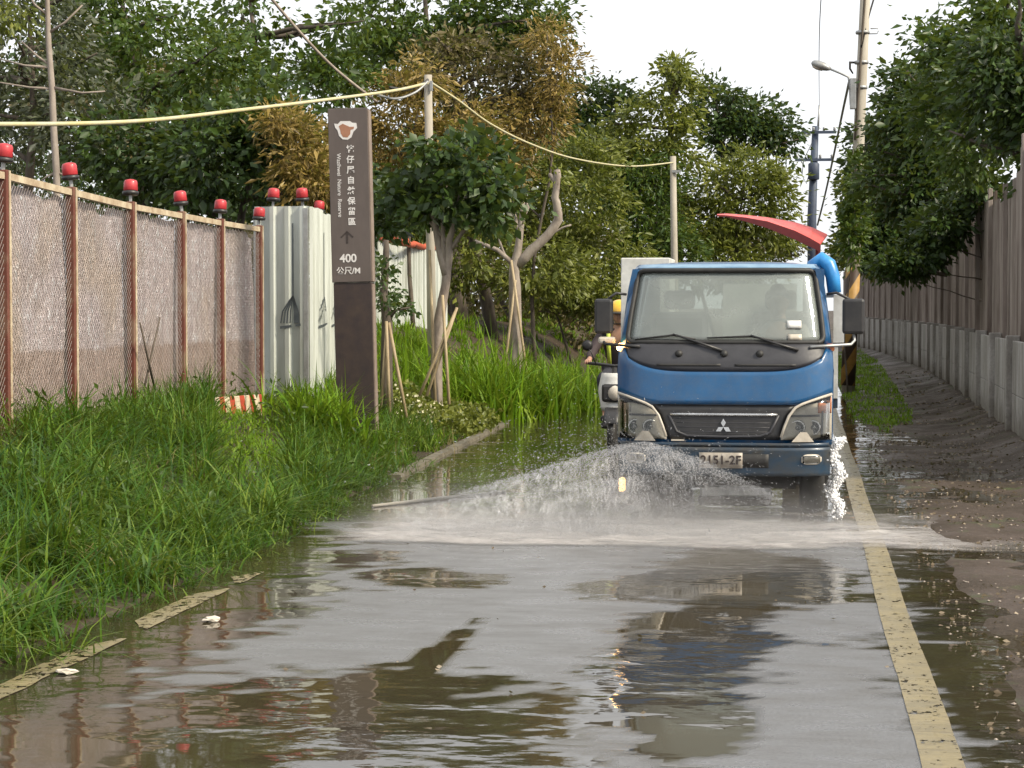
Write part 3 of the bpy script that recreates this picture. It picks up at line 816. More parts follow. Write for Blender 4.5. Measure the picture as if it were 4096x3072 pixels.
# printed cable-stayed bridge outlines on the first two runs
def bridge_print(run, u, h_mast, wL, wR, zb):
    A, dv, nr, L = run
    def P(s, z, o=0.040):
        q = A + dv * (u + s) + nr * o; return (q.x - pa.x, q.y - pa.y, z - 0.4)
    mb = MB()
    def bar(s0, z0, s1, z1, w):
        d = Vector((s1 - s0, z1 - z0)); n = Vector((-d.y, d.x)).normalized() * w / 2
        mb.add([P(s0 - n.x, z0 - n.y), P(s1 - n.x, z1 - n.y), P(s1 + n.x, z1 + n.y), P(s0 + n.x, z0 + n.y)], [(0, 1, 2, 3)])
    zs = zb + 0.34
    bar(0, zs, 0, zs + h_mast, 0.022)
    for t in (0.25, 0.5, 0.75, 1.0):
        bar(-wL * t, zb + 0.02, -wL * 0.85 * t, zb + 0.16, 0.018); bar(-wL * 0.85 * t, zb + 0.16, -wL * 0.3 * t, zb + 0.28, 0.018); bar(-wL * .3 * t, zb + 0.28, 0, zs, 0.02)
        bar(wR * t, zb + 0.02, wR * 0.85 * t, zb + 0.16, 0.018); bar(wR * 0.85 * t, zb + 0.16, wR * 0.3 * t, zb + 0.28, 0.018); bar(wR * .3 * t, zb + 0.28, 0, zs, 0.02)
    bar(-wL - 0.01, zb - 0.03, -0.02, zb - 0.012, 0.032); bar(0.03, zb - 0.005, wR + 0.02, zb + 0.005, 0.026)
    mb.build('bridge_print', M_print, wf, fix=False)
bz = atY(1170, 1300, pa.y).z
bridge_print(prints[0], 0.50, 0.85, 0.155, 0.075, bz)
bridge_print(prints[1], 1.45, 0.8, 0.75, 0.35, bz)
bridge_print(prints[1], 3.2, 0.5, 0.7, 0.3, bz)
for k, (px, py) in enumerate([(1093, 800), (1210, 815), (1275, 845), (1502, 930)]):
    q = on_top(px, py + 25) if k > 1 else atY(px, 829, pa.y - 0.03)
    put_lamp((q.x, q.y, WT + 0.065), ('red warning lamp above the first flat run of the white hoarding', 'red warning lamp above the bend of the white hoarding', 'red warning lamp half hidden between hoarding bend and brown sign', 'red warning lamp at the end of the orange-red netting by the sign')[k], 'lamps on the white hoarding', 1.05)
# orange-red netting bundled along the far top of the hoarding
mb = MB(); Q = []
for i in range(46):
    t = i / 45; px = 1500 + 245 * t
    q = Vector((*poly[3], 0)).lerp(Vector((*poly[5], 0)), t) if t < 0.8 else Vector((*poly[5], 0)).lerp(Vector((*poly[6], 0)), (t - 0.8) / 0.2)
    Q.append((q.x, q.y, WT + 0.03 + 0.05 * nz(i * 0.5, 1.0, 1.0) + (0.05 if i % 7 == 0 else 0)))
mb.tube(Q, [0.05 + 0.035 * abs(nz(i * 0.9, 4.0)) for i in range(46)], 7)
tag(mb.build('safety_netting', M_orange, fix=False), 'bundled orange-red netting draped along the top of the far hoarding', 'netting')
# ------------------------------------------------------------------ sign pillar
PY = 21.6
s0 = atY(1345, 1500, PY); s1 = atY(1500, 1500, PY)
st_ = atY(1417, 432, PY)
sx_c = (s0.x + s1.x) / 2; sw = (s1.x - s0.x) / 2
pz = gz(sx_c, PY)
Hs = st_.z - pz
sign = thing('sign_pillar', 'tall brown trail sign pillar with white lettering reading 400', 'sign', (sx_c, PY, pz), R(4))
sign.rotation_euler = (0, R(-1.3), R(4))
hb = atY(1417, 1130, PY).z - pz
MB().box(-sw, sw, 0, 0.24, hb + 0.004, Hs, b=0.006).build('upper_panel', M_sign, sign)
MB().box(-sw + 0.012, sw - 0.004, 0.015, 0.235, -0.3, hb, b=0.005).build('base_block', M_signbase, sign)
MB().box(sw + 0.001, sw + 0.012, 0.02, 0.22, hb + 0.01, Hs - 0.02).build('edge_strip', M_signside, sign)
MB().box(sw - 0.003, sw + 0.009, 0.03, 0.22, -0.3, hb - 0.02).build('edge_strip', M_signside, sign)
def text_obj(name, body, size, x, z, parent, mat, rot=0.0, y=-0.003, align='CENTER', bold=0.0):
    cu = bpy.data.curves.new(name, 'FONT'); cu.body = body; cu.size = size
    cu.align_x = align; cu.align_y = 'CENTER'; cu.extrude = 0.001; cu.offset = bold
    o = bpy.data.objects.new(name, cu); col.objects.link(o)
    dg = bpy.context.evaluated_depsgraph_get(); dg.update()
    me = bpy.data.meshes.new_from_object(o.evaluated_get(dg))
    bpy.data.objects.remove(o); bpy.data.curves.remove(cu)
    me.materials.clear()
    T = link(name, me, mat, parent)
    T.location = (x, y, z); T.rotation_euler = (math.pi / 2, rot, 0)
    return T
def zpx(py): return atY(1417, py, PY).z - pz
kx = 1.0 / ppm(PY, sx_c)
cxp = 1417
for k, ch in enumerate('挖仔尾自然保留區'):
    text_obj('lettering', ch, 0.088, (1424 - cxp) * kx, zpx(598 + k * 41.5), sign, M_lettering, bold=0.002)
text_obj('lettering', 'Wazihwei  Nature  Reserve', 0.062, (1377 - cxp) * kx, zpx(740), sign, M_lettering, rot=math.pi / 2, bold=0.0005)
text_obj('lettering', '400', 0.125, (1405 - cxp) * kx, zpx(1034), sign, M_lettering, bold=0.003)
text_obj('lettering', '公尺/M', 0.088, (1405 - cxp) * kx, zpx(1084), sign, M_lettering, bold=0.002)
# arrow
mb = MB()
def fz(a, b, d): return (a, d, b)
for poly_ in ([(-0.075, -0.02), (0, 0.05), (0.075, -0.02), (0.06, -0.03), (0, 0.025), (-0.06, -0.03)], [(-0.011, 0.03), (0.011, 0.03), (0.011, -0.09), (-0.011, -0.09)]):
    mb.prism([(a + (1403 - cxp) * kx, b + zpx(940)) for a, b in poly_], -0.003, 0.001, fz)
mb.build('arrow', M_arrow, sign)
def blob(pts, d, name, mat):
    mb = MB(); mb.prism([(a * 0.1 + (1408 - cxp) * kx, b * 0.1 + zpx(520)) for a, b in pts], -d, 0.001, fz); return mb.build(name, mat, sign)
blob([(-1.25, 0.75), (-0.85, 0.7), (-0.55, 1.0), (0.5, 0.98), (0.75, 0.8), (1.2, 0.75), (1.28, 0.2), (0.85, -0.2), (0.62, -0.8), (0.2, -1.05), (-0.35, -1.0), (-0.75, -0.6), (-0.9, 0.0), (-1.15, 0.3)], 0.004, 'emblem_ground', M_lettering)
blob([(-0.75, 0.45), (-0.3, 0.72), (0.15, 0.5), (0.45, 0.35), (0.95, 0.35), (0.9, 0.12), (0.55, 0.0), (0.5, -0.45), (0.2, -0.8), (-0.3, -0.75), (-0.55, -0.35), (-0.6, 0.05)], 0.006, 'emblem_shape', M_emblem)

# ------------------------------------------------------------------ poles and cables, left and centre
def pole(name, label, px_top, py_top, px_bot, Y, r0, r1, mat, extra=None, group=None):
    t = atY(px_top, py_top, Y); b = atY(px_bot, 1230, Y)
    k = (t.x - b.x) / (t.z - b.z); bx = b.x - k * b.z
    g = gz(bx, Y) - 0.1
    root = thing(name, label, 'pole', (bx, Y, g), 0, group)
    top = Vector((t.x - bx, 0, t.z - g))
    MB().tube([(0, 0, -0.2), top * 0.5, top], [r1, (r0 + r1) / 2, r0], 12).build('shaft', mat, root)
    return root, top
poleA, topA = pole('wire_pole', 'pale concrete wire pole rising behind the staked leafy sapling', 1712, 300, 1725, 30.0, 0.06, 0.075, M_polew)
MB().box(-0.02, 0.02, -0.1, -0.06, topA.z - 0.25, topA.z - 0.1).build('clamp', M_steel, poleA)
poleB, topB = pole('wire_pole', 'slim pale pole standing before the olive thicket', 2692, 625, 2700, 54.5, 0.08, 0.11, M_polew)
MB().box(-0.12, 0.12, -0.12, -0.06, topB.z - 0.45, topB.z - 0.38).build('clamp', M_steel, poleB)
def cable(name, label, pts, r, mat, cat='cable', n=7, group=None):
    # smooth the control points
    P = [Vector(p) for p in pts]; out = []
    for i in range(len(P) - 1):
        p0 = P[max(i - 1, 0)]; p1 = P[i]; p2 = P[i + 1]; p3 = P[min(i + 2, len(P) - 1)]
        for t in np.linspace(0, 1, 9)[:-1]:
            out.append(0.5 * ((2 * p1) + (p2 - p0) * t + (2 * p0 - 5 * p1 + 4 * p2 - p3) * t * t + (3 * p1 - p0 - 3 * p2 + p3) * t ** 3))
    out.append(P[-1])
    return tag(MB().tube(out, r, n).build(name, mat, fix=False), label, cat, group)
cable('yellow_cable', 'thick yellow sleeved cable sagging across in front of the dark trees',
      [atY(-700, 478, 14.5), atY(0, 497, 17), atY(560, 484, 20), atY(1000, 436, 23), atY(1330, 396, 26), atY(1580, 362, 29), atY(1712, 332, 29.9)], 0.022, M_cable_y)
cable('black_cable', 'short black cable loop hanging at the pale pole top', [atY(1560, 350, 29), atY(1630, 358, 29.5), atY(1690, 335, 29.8), atY(1712, 318, 29.9)], 0.02, M_cable_k)
cable('grey_cable', 'pale cable loop drooping beside the black one at the pole', [atY(1490, 372, 28.6), atY(1580, 395, 29.2), atY(1660, 370, 29.6), atY(1712, 325, 29.88)], 0.018, M_steel)
cable('sloping_cable', 'brown guy wire sloping steeply down through the trees to the sign', [atY(1040, -60, 27), atY(1200, 130, 27.6), atY(1340, 275, 28.2), atY(1510, 410, 28.8)], 0.022, M_palebark)
cable('long_yellow_cable', 'yellow cable drooping between the two pale poles', [atY(1722, 330, 29.95), atY(1830, 400, 31.5), atY(1960, 495, 33.8), atY(2120, 575, 37), atY(2300, 635, 41.2), atY(2520, 665, 47.7), atY(2692, 650, 54.4)], 0.02, M_cable_y)

# ------------------------------------------------------------------ right: wall of concrete panels and brown sheets
BAY = 2.9
wys = [19.0 + BAY * i for i in range(27)]
for seg_i in range(1):
    w = thing('boundary_wall', 'boundary wall of stained concrete panels topped by rusty brown sheeting', 'wall', (wallx(wys[0]), wys[0], 0))
    ox, oy = wallx(wys[0]), wys[0]
    for i in range(len(wys) - 1):
        ya, yb = wys[i], wys[i + 1]; xa, xb = wallx(ya), wallx(yb)
        A = Vector((xa - ox, ya - oy, 0)); B = Vector((xb - ox, yb - oy, 0)); d = (B - A).normalized(); n_ = Vector((-d.y, d.x, 0)); L = (B - A).length
        M = Matrix(((d.x, n_.x, 0, A.x), (d.y, n_.y, 0, A.y), (0, 0, 1, 0), (0, 0, 0, 1)))
        h1 = 1.26 + 0.03 * nz(i, 3.0)
        o = MB().box(-0.07, 0.07, -0.06, 0.10, -0.2, h1 + 0.06, M, b=0.012).build('concrete_post', M_concrete, w)
        zs = [(-0.2, 0.62), (0.626, h1)]
        for z0, z1 in zs:
            for (u0, u1) in ((0.072, L / 2 - 0.004), (L / 2 + 0.004, L - 0.072)):
                mb = MB(); mb.box(u0, u1, -0.03 + 0.008 * nz(i, z0), 0.03, z0, z1, M, b=0.008); mb.build('concrete_panel', M_concrete, w)
        # upright timber-like post of the sheeting, on the wall's far side
        top = 3.38 + 0.06 * nz(i * 2.0, 7.0) + (0.32 if i <= 2 else 0) - (0.10 if i == 3 else 0)
        MB().box(-0.05, 0.06, -0.13, -0.065, -0.1, top + 0.05, M, b=0.006).build('sheet_post', M_rustsheet, w)
        ns = 4
        for k in range(ns):
            u0 = L * k / ns + 0.004; LL = L / ns - 0.008; tz = top - 0.03 + 0.10 * nz(i * 4 + k, 1.3) - (0.25 if (i == 2 and k > 1) else 0)
            mb = MB()
            def fn(u, v, sd, u0=u0, LL=LL, tz=tz):
                rib = 0.03 * (smooth(((u * 3) % 1.0) / 0.2) - smooth((((u * 3) % 1.0) - 0.5) / 0.2))
                return M @ Vector((u0 + LL * u, -0.20 + rib + 0.01 * (k % 2), h1 - 0.3 + (tz - h1 + 0.3) * v))
            mb.grid(fn, 24, 1, smooth_=False)
            mb.build('sheet', M_rustsheet, w, fix=False)
        if i % 1 == 0:
            MB().box(0, L, -0.27, -0.235, 2.85, 2.92, M).build('rail', M_rustsheet, w)

# ------------------------------------------------------------------ utility poles, right
UP_Y = 40.0
t = atY(3472, -260, UP_Y); b = atY(3398, 1400, UP_Y)
k = (t.x - b.x) / (t.z - b.z); bx = b.x - k * b.z
gb = gz(bx, UP_Y)
up = thing('utility_pole', 'tall leaning concrete utility pole with striped sleeve and creeper', 'pole', (bx, UP_Y, gb))
def upp(px, py, dy=0.0): return atY(px, py, UP_Y + dy) - Vector((bx, UP_Y, gb))
topv = Vector((t.x - bx, 0, t.z - gb))
MB().tube([(0, 0, -0.3), topv * 0.5, topv], [0.135, 0.115, 0.095], 14).build('shaft', M_polew, up)
MB().tube([topv * 0.015, topv * (2.45 / topv.z)], [0.146, 0.142], 14).build('striped_sleeve', M_sleeve, up)
MB().tube([upp(3420, 560, -.14), upp(3432, 400, -.13), upp(3448, 150, -.12), upp(3462, -40, -.115), upp(3472, -200, -.11)], 0.028, 6).build('conduit', M_bark, up)
MB().tube([upp(3445, 190, -.14), upp(3470, 80, -.05), upp(3500, -20, .05), upp(3560, -200, .2)], 0.02, 6).build('stay_wire', M_cable_k, up)
for py, w_ in ((130, 40), (250, 38), (350, 55)):
    c = upp(3452 - 0.045 * (py - 100) * 0.9, py)
    MB().lathe([(0.135, -0.03), (0.14, 0.0), (0.135, 0.03)], 14, Matrix.Translation(c)).build('band', M_steel, up)
MB().box(-0.06, 0.06, -0.06, 0.06, -0.3, 0.3, Matrix.Translation(upp(3412, 375, -0.1)), b=0.01).build('control_box', M_steel, up)
c = upp(3492, 135, -.02); MB().tube([c + Vector((-0.12, 0, 0)), c + Vector((0.08, 0, 0)), c + Vector((0.1, 0, 0.04)), c + Vector((0.1, 0, 0.1)), c + Vector((-0.05, 0, 0.1))], 0.012, 6).build('step_bracket', M_steel, up)
c = upp(3400, 250, -.05); MB().tube([upp(3425, 250), c, c + Vector((0, 0, -0.12)), c + Vector((0.06, 0, -0.22))], [0.02, 0.03, 0.022, 0.014], 7).build('insulator', M_under, up)
sl = thing('street_lamp', 'grey street lamp head on a thin arm off the leaning pole', 'street lamp', (bx, UP_Y, gb))
MB().tube([upp(3404, 420, -.06), upp(3401, 350, -.06), upp(3394, 308, -.06), upp(3360, 292, -.06), upp(3318, 275, -.06)], [0.028, 0.026, 0.024, 0.022, 0.022], 8).build('arm', M_steel, sl)
a = upp(3322, 276, -.06); b2 = upp(3246, 250, -.06)
hd = [a.lerp(b2, s) for s in (0, 0.15, 0.4, 0.7, 0.92, 1.0)]
MB().tube(hd, [0.03, 0.06, 0.085, 0.085, 0.06, 0.02], 10).build('lamp_head', M_steel, sl)
MB().tube([h + Vector((0, 0, -0.045)) for h in hd[2:5]], [0.05, 0.06, 0.04], 8).build('lamp_glass', M_lampback, sl)

FP_Y = 88.0
c = atY(3256, 1230, FP_Y); g2 = gz(c.x, FP_Y)
fp2 = thing('utility_pole', 'dark blue distribution pole with transformer and two crossarms', 'pole', (c.x, FP_Y, g2))
def fpp(px, py, dy=0.0): return atY(px, py, FP_Y + dy) - Vector((c.x, FP_Y, g2))
MB().tube([(0, 0, -0.3), fpp(3247, 880), fpp(3262, 505)], [0.24, 0.2, 0.14], 12).build('shaft', M_poledark, fp2)
MB().tube([fpp(3272, 520), fpp(3277, 420)], [0.05, 0.035], 7).build('ground_wire_mast', M_steel, fp2)
for (xa, xb, y_) in ((3205, 3345, 530), (3180, 3335, 640)):
    A = fpp(xa, y_, -.2); B = fpp(xb, y_, -.2)
    o = MB().box(min(A.x, B.x), max(A.x, B.x), -0.24, -0.16, A.z - 0.06, A.z + 0.06).build('crossarm', M_poledark, fp2)
    for k in range(4):
        x = A.x + (B.x - A.x) * (0.05 + 0.3 * k)
        MB().lathe([(0.03, 0), (0.07, 0.03), (0.04, 0.08), (0.07, 0.11), (0.03, 0.16)], 8, Matrix.Translation((x, -0.2, A.z + 0.065))).build('insulator', M_steel, o)
A = fpp(3255, 680, -.3)
MB().lathe([(0.2, -0.42), (0.24, -0.4), (0.24, 0.25), (0.2, 0.3), (0.08, 0.33)], 14, Matrix.Translation(A)).build('transformer', M_poledark, fp2)
MB().tube([fpp(3262, 540), fpp(3215, 640)], 0.02, 6).build('brace', M_steel, fp2)
MB().tube([fpp(3215, 640, -.2), fpp(3208, 700, -.2), fpp(3225, 735, -.2), fpp(3238, 690, -.3)], 0.02, 6).build('drop_lead', M_cable_k, fp2)
cable('stay_wire', 'thin grey stay wire running down from the street lamp arm', [atY(3396, 330, 40), atY(3370, 450, 46), atY(3335, 620, 52), atY(3300, 780, 58), atY(3270, 900, 62)], 0.028, M_steel)
cable('power_line', 'faint thin power line crossing the white sky', [atY(3400, -700, 30), atY(3283, 10, 48), atY(3277, 420, 88)], 0.012, M_cable_k)

# ------------------------------------------------------------------ red arched canopy beyond the truck
CY_ = 36.0
top_px = [(2868, 856), (2907, 854), (2985, 860), (3070, 869), (3179, 888), (3251, 910), (3309, 937)]
low_px = [(2868, 859), (2907, 861), (2985, 870), (3070, 885), (3179, 922), (3240, 952), (3280, 975)]
fas_px = [(2868, 861), (2907, 866), (2985, 886), (3070, 912), (3179, 957), (3240, 986), (3280, 1006)]
e0 = atY(3285, 1018, CY_)
can = thing('arched_canopy', 'red arched canopy roof curving down behind the blue cab', 'canopy', (e0.x, CY_, gz(e0.x, CY_)))
oo = Vector((e0.x, CY_, gz(e0.x, CY_)))
mb = MB(); V = []
for (a, b_) in zip(top_px, low_px):
    V += [atY(*a, CY_ + 0.9) - oo, atY(*b_, CY_) - oo]
n = len(V)
Vt = V + [v - Vector((0, 0, 0.03)) for v in V]
F = []
for i in range(len(top_px) - 1):
    a = 2 * i
    F += [(a, a + 1, a + 3, a + 2), (n + a + 2, n + a + 3, n + a + 1, n + a), (a, a + 2, n + a + 2, n + a), (a + 3, a + 1, n + a + 1, n + a + 3)]
F += [(0, n, n + 1, 1), (n - 2, n - 1, 2 * n - 1, 2 * n - 2)]
mb.add(Vt, F, False); mb.build('roof_sheet', M_redcan, can)
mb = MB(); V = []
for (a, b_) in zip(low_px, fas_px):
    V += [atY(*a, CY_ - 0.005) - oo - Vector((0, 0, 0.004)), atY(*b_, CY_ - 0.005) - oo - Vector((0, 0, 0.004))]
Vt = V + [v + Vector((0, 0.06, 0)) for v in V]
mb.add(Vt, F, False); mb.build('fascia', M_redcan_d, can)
MB().tube([(0.0, 0.2, -0.1), (0, 0.2, 1.2), (0.0, 0.2, (e0 - oo).z)], 0.05, 8).build('post', M_redcan_d, can)
MB().tube([(-0.15, 0.75, -0.1), (-0.1, 0.75, 1.2), (-0.05, 0.75, (e0 - oo).z + 0.2)], 0.05, 8).build('post', M_redcan_d, can)
# ------------------------------------------------------------------ truck
TX, TY = -0.58, 15.44
truck = thing('flatbed_truck', 'blue small flatbed truck ploughing through the flood water', 'truck', (TX, TY, 0))
def wprof(v): return interp(v, [(0.3, 0.03), (0.62, 0.0), (0.95, 0.02), (1.25, 0.06), (1.37, 0.12), (1.955, 0.366), (1.975, 0.40), (2.0, 0.50)])
def hwid(v): return interp(v, [(0.3, 0.825), (1.25, 0.835), (1.37, 0.82), (1.60, 0.795), (1.94, 0.745), (2.0, 0.705)])
def S(s, v, off=0.0):
    return Vector((s * hwid(v), wprof(v) + 0.16 * abs(s) ** 6 - off, v))
def su(u, v): return u / hwid(v)
def slab(name, s0, s1, vb, vt, off, th, mat, parent=truck, nu=24, nv=6, sm=True):
    mb = MB()
    def fn(u, t, sd):
        s = s0 + (s1 - s0) * u; a = vb(s) if callable(vb) else vb; b = vt(s) if callable(vt) else vt
        return S(s, a + (b - a) * t, off - (th if sd else 0.0))
    mb.grid(fn, nu, nv, thick=th, smooth_=sm)
    return mb.build(name, mat, parent)
# shell: lower front, pillars, header, roof, back
mb = MB()
def part(s0, s1, v0, v1, off, th, nu, nv):
    mb.grid(lambda u, t, sd: S(s0 + (s1 - s0) * u, v0 + (v1 - v0) * t, off - (th if sd else 0)), nu, nv, thick=th)
part(-1, 1, 0.60, 1.372, 0.0, 0.06, 24, 8)
part(-1, -0.935, 1.372, 1.955, 0.0, 0.07, 3, 6)
part(0.935, 1, 1.372, 1.955, 0.0, 0.07, 3, 6)
part(-1, 1, 1.955, 2.0, 0.0, 0.04, 24, 4)
def roof(u, t, sd):
    s = -1 + 2 * u; w0 = S(s, 2.0).y
    y = w0 + (1.62 - w0) * t
    z = 2.0 + 0.035 * math.sin(min(1, t * 1.3) * math.pi / 2) * (1 - abs(s) ** 4) - 0.05 * max(0, (abs(s) - 0.8) / 0.2) * t
    return Vector((s * (0.705 + 0.02 * t), y, z - (0.04 if sd else 0)))
mb.grid(roof, 16, 8, thick=0.04)
for (u0, u1, z0, z1) in ((-0.83, 0.83, 0.62, 1.36), (-0.78, -0.60, 1.36, 1.98), (0.60, 0.78, 1.36, 1.98), (-0.60, 0.60, 1.90, 1.98)):
    mb.box(u0, u1, 1.58, 1.62, z0, z1)
mb.box(-0.80, 0.80, 0.1, 1.6, 0.60, 0.64)
shell = mb.build('cab_shell', M_blue, truck)
slab('roof_highlight', -0.97, 0.97, 1.966, 1.999, 0.006, 0.01, M_roof_highlight, nu=24, nv=4)  # painted highlight: sky reflection on the roof's front edge, put into colour
# doors with window openings, either side
for sg in (-1, 1):
    mb = MB()
    def side(v): return hwid(v) * sg
    def q(y0, y1, v0, v1, nv=4):
        def fn(u, t, sd):
            v = v0 + (v1 - v0) * t; y = y0 + (y1 - y0) * u
            return Vector((side(v) * 1.0 - sg * (0.045 if sd else 0.0) + sg * 0.006, y, v))
        mb.grid(fn, 2, nv, thick=0.045, smooth_=False)
    q(0.24, 1.58, 0.62, 1.34); q(0.42, 0.52, 1.34, 1.96); q(1.46, 1.58, 1.34, 1.96); q(0.52, 1.46, 1.90, 1.96)
    d = mb.build('door', M_blue, truck)
    mb = MB()
    mb.grid(lambda u, t, sd: Vector((side(1.34 + 0.56 * t) - sg * (0.02 + (0.006 if sd else 0)), 0.522 + 0.936 * u, 1.342 + 0.556 * t)), 2, 4, thick=0.006)
    mb.build('window', M_lens, d)
    mb = MB(); mb.box(sg * 0.846 - 0.012, sg * 0.846 + 0.012, 1.2, 1.42, 1.12, 1.15, b=0.006); mb.build('handle', M_black, d)
    MB().box(sg * 0.70 - 0.10, sg * 0.70 + 0.10, 0.35, 1.2, 0.36, 0.40).build('step', M_under, d)
# windscreen and black seal
ws = slab('windscreen', -0.925, 0.925, 1.378, 1.950, -0.012, 0.006, M_glass, nu=24, nv=10)
loop = []
sv = [(-0.93, 1.39), (0.93, 1.39), (0.93, 1.945), (-0.93, 1.945)]
rc = 0.055
def corner(cs, cv, a0):
    for k in range(6):
        a = R(a0 + 18 * k); loop.append((cs + rc * 1.15 * math.cos(a), cv + rc * math.sin(a)))
corner(0.87, 1.44, -90)
corner(0.865, 1.892, 0)
corner(-0.865, 1.892, 90)
corner(-0.87, 1.44, 180)
LP = []
for (a, b) in zip(loop, loop[1:] + loop[:1]):
    nseg = 10 if abs(a[0] - b[0]) + abs(a[1] - b[1]) > 0.2 else 1
    for i in range(nseg):
        t = i / nseg; LP.append(S(a[0] + (b[0] - a[0]) * t, a[1] + (b[1] - a[1]) * t, 0.004))
LP.append(LP[0])
MB().tube(LP, 0.019, 8, caps=False).build('seal', M_rubber, ws)
slab('inspection_sticker', 0.60, 0.735, lambda s: 1.495, lambda s: 1.555, 0.0, 0.002, M_white, ws, 4, 2)
slab('paper_pass', 0.60, 0.73, 1.405, 1.45, -0.0, 0.002, M_lamptrim, ws, 4, 2)
# rear window and interior
MB().box(-0.598, 0.598, 1.597, 1.603, 1.362, 1.898).build('rear_window', M_lens, shell)
MB().grid(lambda u, t, sd: Vector((-0.78 + 1.56 * u, 0.30 + 0.28 * t, 1.30 + 0.06 * math.sin(t * 3) - (0.25 if sd else 0))), 10, 5, thick=0.2).build('dashboard', M_cowl, truck)
for x in (-0.42, 0.42):
    mb = MB(); mb.box(x - 0.25, x + 0.25, 0.85, 1.35, 0.85, 1.0, b=0.05); mb.box(x - 0.24, x + 0.24, 1.28, 1.42, 0.98, 1.62, b=0.05); mb.box(x - 0.13, x + 0.13, 1.30, 1.40, 1.64, 1.80, b=0.04)
    mb.build('seat', M_seat, truck)
c = Vector((0.40, 0.62, 1.40)); mb = MB(); ring = []
for k in range(25):
    a = 2 * math.pi * k / 24; ring.append(c + Vector((0.19 * math.cos(a), 0.10 * math.sin(a), 0.16 * math.sin(a))))
mb.tube(ring, 0.014, 7, caps=False); mb.tube([ring[0], c, ring[12]], 0.011, 6); mb.tube([c, c + Vector((0, -0.12, -0.2))], 0.02, 6)
mb.build('steering_wheel', M_black, truck)
# cowl panel under the glass
def cowl_b(s): return 1.165 + 0.135 * min(1, abs(s) / 0.94) ** 5
cw = slab('cowl_panel', -0.94, 0.94, cowl_b, 1.374, 0.014, 0.03, M_cowl, nu=30)
for (a, b) in ((-0.62, -0.03), (0.10, 0.66)):
    slab('vent_slot', a, b, lambda s: 1.203, lambda s: 1.222, 0.017, 0.006, M_rubber, cw, 12, 1)
for s in (-0.42, -0.0, 0.33):
    p = S(s, 1.30, 0.02); MB().lathe([(0.026, -0.01), (0.03, 0.0), (0.02, 0.02)], 12, Matrix.Translation(p) @ Matrix.Rotation(R(75), 4, 'X')).build('wiper_pivot', M_rubber, cw)
# blue front panel
def hood_b(s): return interp(abs(s), [(0, 0.915), (0.6, 0.912), (0.72, 0.925), (0.85, 0.962), (1.0, 1.0)])
def hood_t(s): return cowl_b(s) - 0.006 if abs(s) < 0.94 else 1.345
slab('front_panel', -0.995, 0.995, hood_b, hood_t, 0.022, 0.03, M_blue, nu=40, nv=8)
# headlights
def hl_top(a): return interp(a, [(0.525, 0.645), (0.56, 0.735), (0.60, 0.82), (0.66, 0.885), (0.72, 0.912), (0.85, 0.95), (1.0, 0.988)])
for sg in (-1, 1):
    T = lambda s: hl_top(abs(s))
    a, b = (0.527, 0.995) if sg > 0 else (-0.995, -0.527)
    h = slab('headlight', a, b, 0.640, T, 0.008, 0.03, M_lampback, nu=20, nv=6)
    slab('lens', a, b, 0.642, lambda s: T(s) - 0.003, 0.040, 0.008, M_lens, h, 20, 6)
    # pale rim, divider and bulbs
    rim = [S(sg * x, hl_top(x) + 0.004, 0.034) for x in (0.53, 0.56, 0.60, 0.66, 0.72, 0.85, 0.99)]
    MB().tube(rim, 0.012, 6).build('rim', M_lamptrim, h)
    MB().tube([S(sg * x, 0.825 + 0.01 * (x - 0.6), 0.02) for x in (0.62, 0.75, 0.88)], 0.009, 6).build('divider', M_black, h)
    MB().tube([S(sg * 0.905, 0.65, 0.02), S(sg * 0.91, 0.86, 0.02)], 0.008, 6).build('divider', M_black, h)
    ca = (0.865, 0.99) if sg > 0 else (-0.99, -0.865)
    slab('indicator', ca[0], ca[1], 0.845, lambda s: T(s) - 0.02, 0.012, 0.01, M_amber if sg > 0 else M_lamptrim, h, 6, 3)
    for xx in (0.68, 0.82):
        p = S(sg * xx, 0.735, 0.008)
        MB().lathe([(0.062, 0.0), (0.055, 0.004), (0.03, -0.012), (0.012, 0.012), (0.004, 0.02)], 16, Matrix.Translation(p) @ Matrix.Rotation(R(90), 4, 'X')).build('bulb', M_chrome, h)
    mb = MB(); mb.prism([(-0.085, 0.0), (0.085, 0.0), (0.03, 0.075), (-0.02, 0.075)], -0.004, 0.006, lambda x, z, d: S(sg * 0.73 + x / 0.83, 0.628 + z, 0.045 + d)); mb.build('bracket', M_lamptrim, h)
# grille
def gr_edge(v): return interp(v, [(0.64, 0.515), (0.735, 0.55), (0.82, 0.59), (0.905, 0.66)])
mb = MB(); mb.grid(lambda u, t, sd: S((-1 + 2 * u) * gr_edge(0.64 + 0.268 * t), 0.64 + 0.268 * t, 0.008 - (0.03 if sd else 0)), 24, 6, thick=0.03)
gr = mb.build('grille', M_black, truck)
fr_ = []
for (x, z) in ((-0.42, 0.83), (-0.36, 0.70), (-0.28, 0.668), (0.0, 0.662), (0.28, 0.668), (0.36, 0.70), (0.42, 0.83)): fr_.append(S(x / 0.83, z, 0.012))
MB().tube(fr_, 0.012, 6).build('frame', M_cowl, gr)
MB().tube([S(x / 0.83, 0.833, 0.014) for x in np.linspace(-0.41, 0.41, 9)], 0.013, 6).build('chrome_bar', M_chrome, gr)
for z in (0.70, 0.735, 0.77, 0.80):
    MB().tube([S(x / 0.83, z, 0.004) for x in np.linspace(-0.36, 0.36, 7)], 0.006, 5).build('slat', M_cowl, gr)
mb = MB()
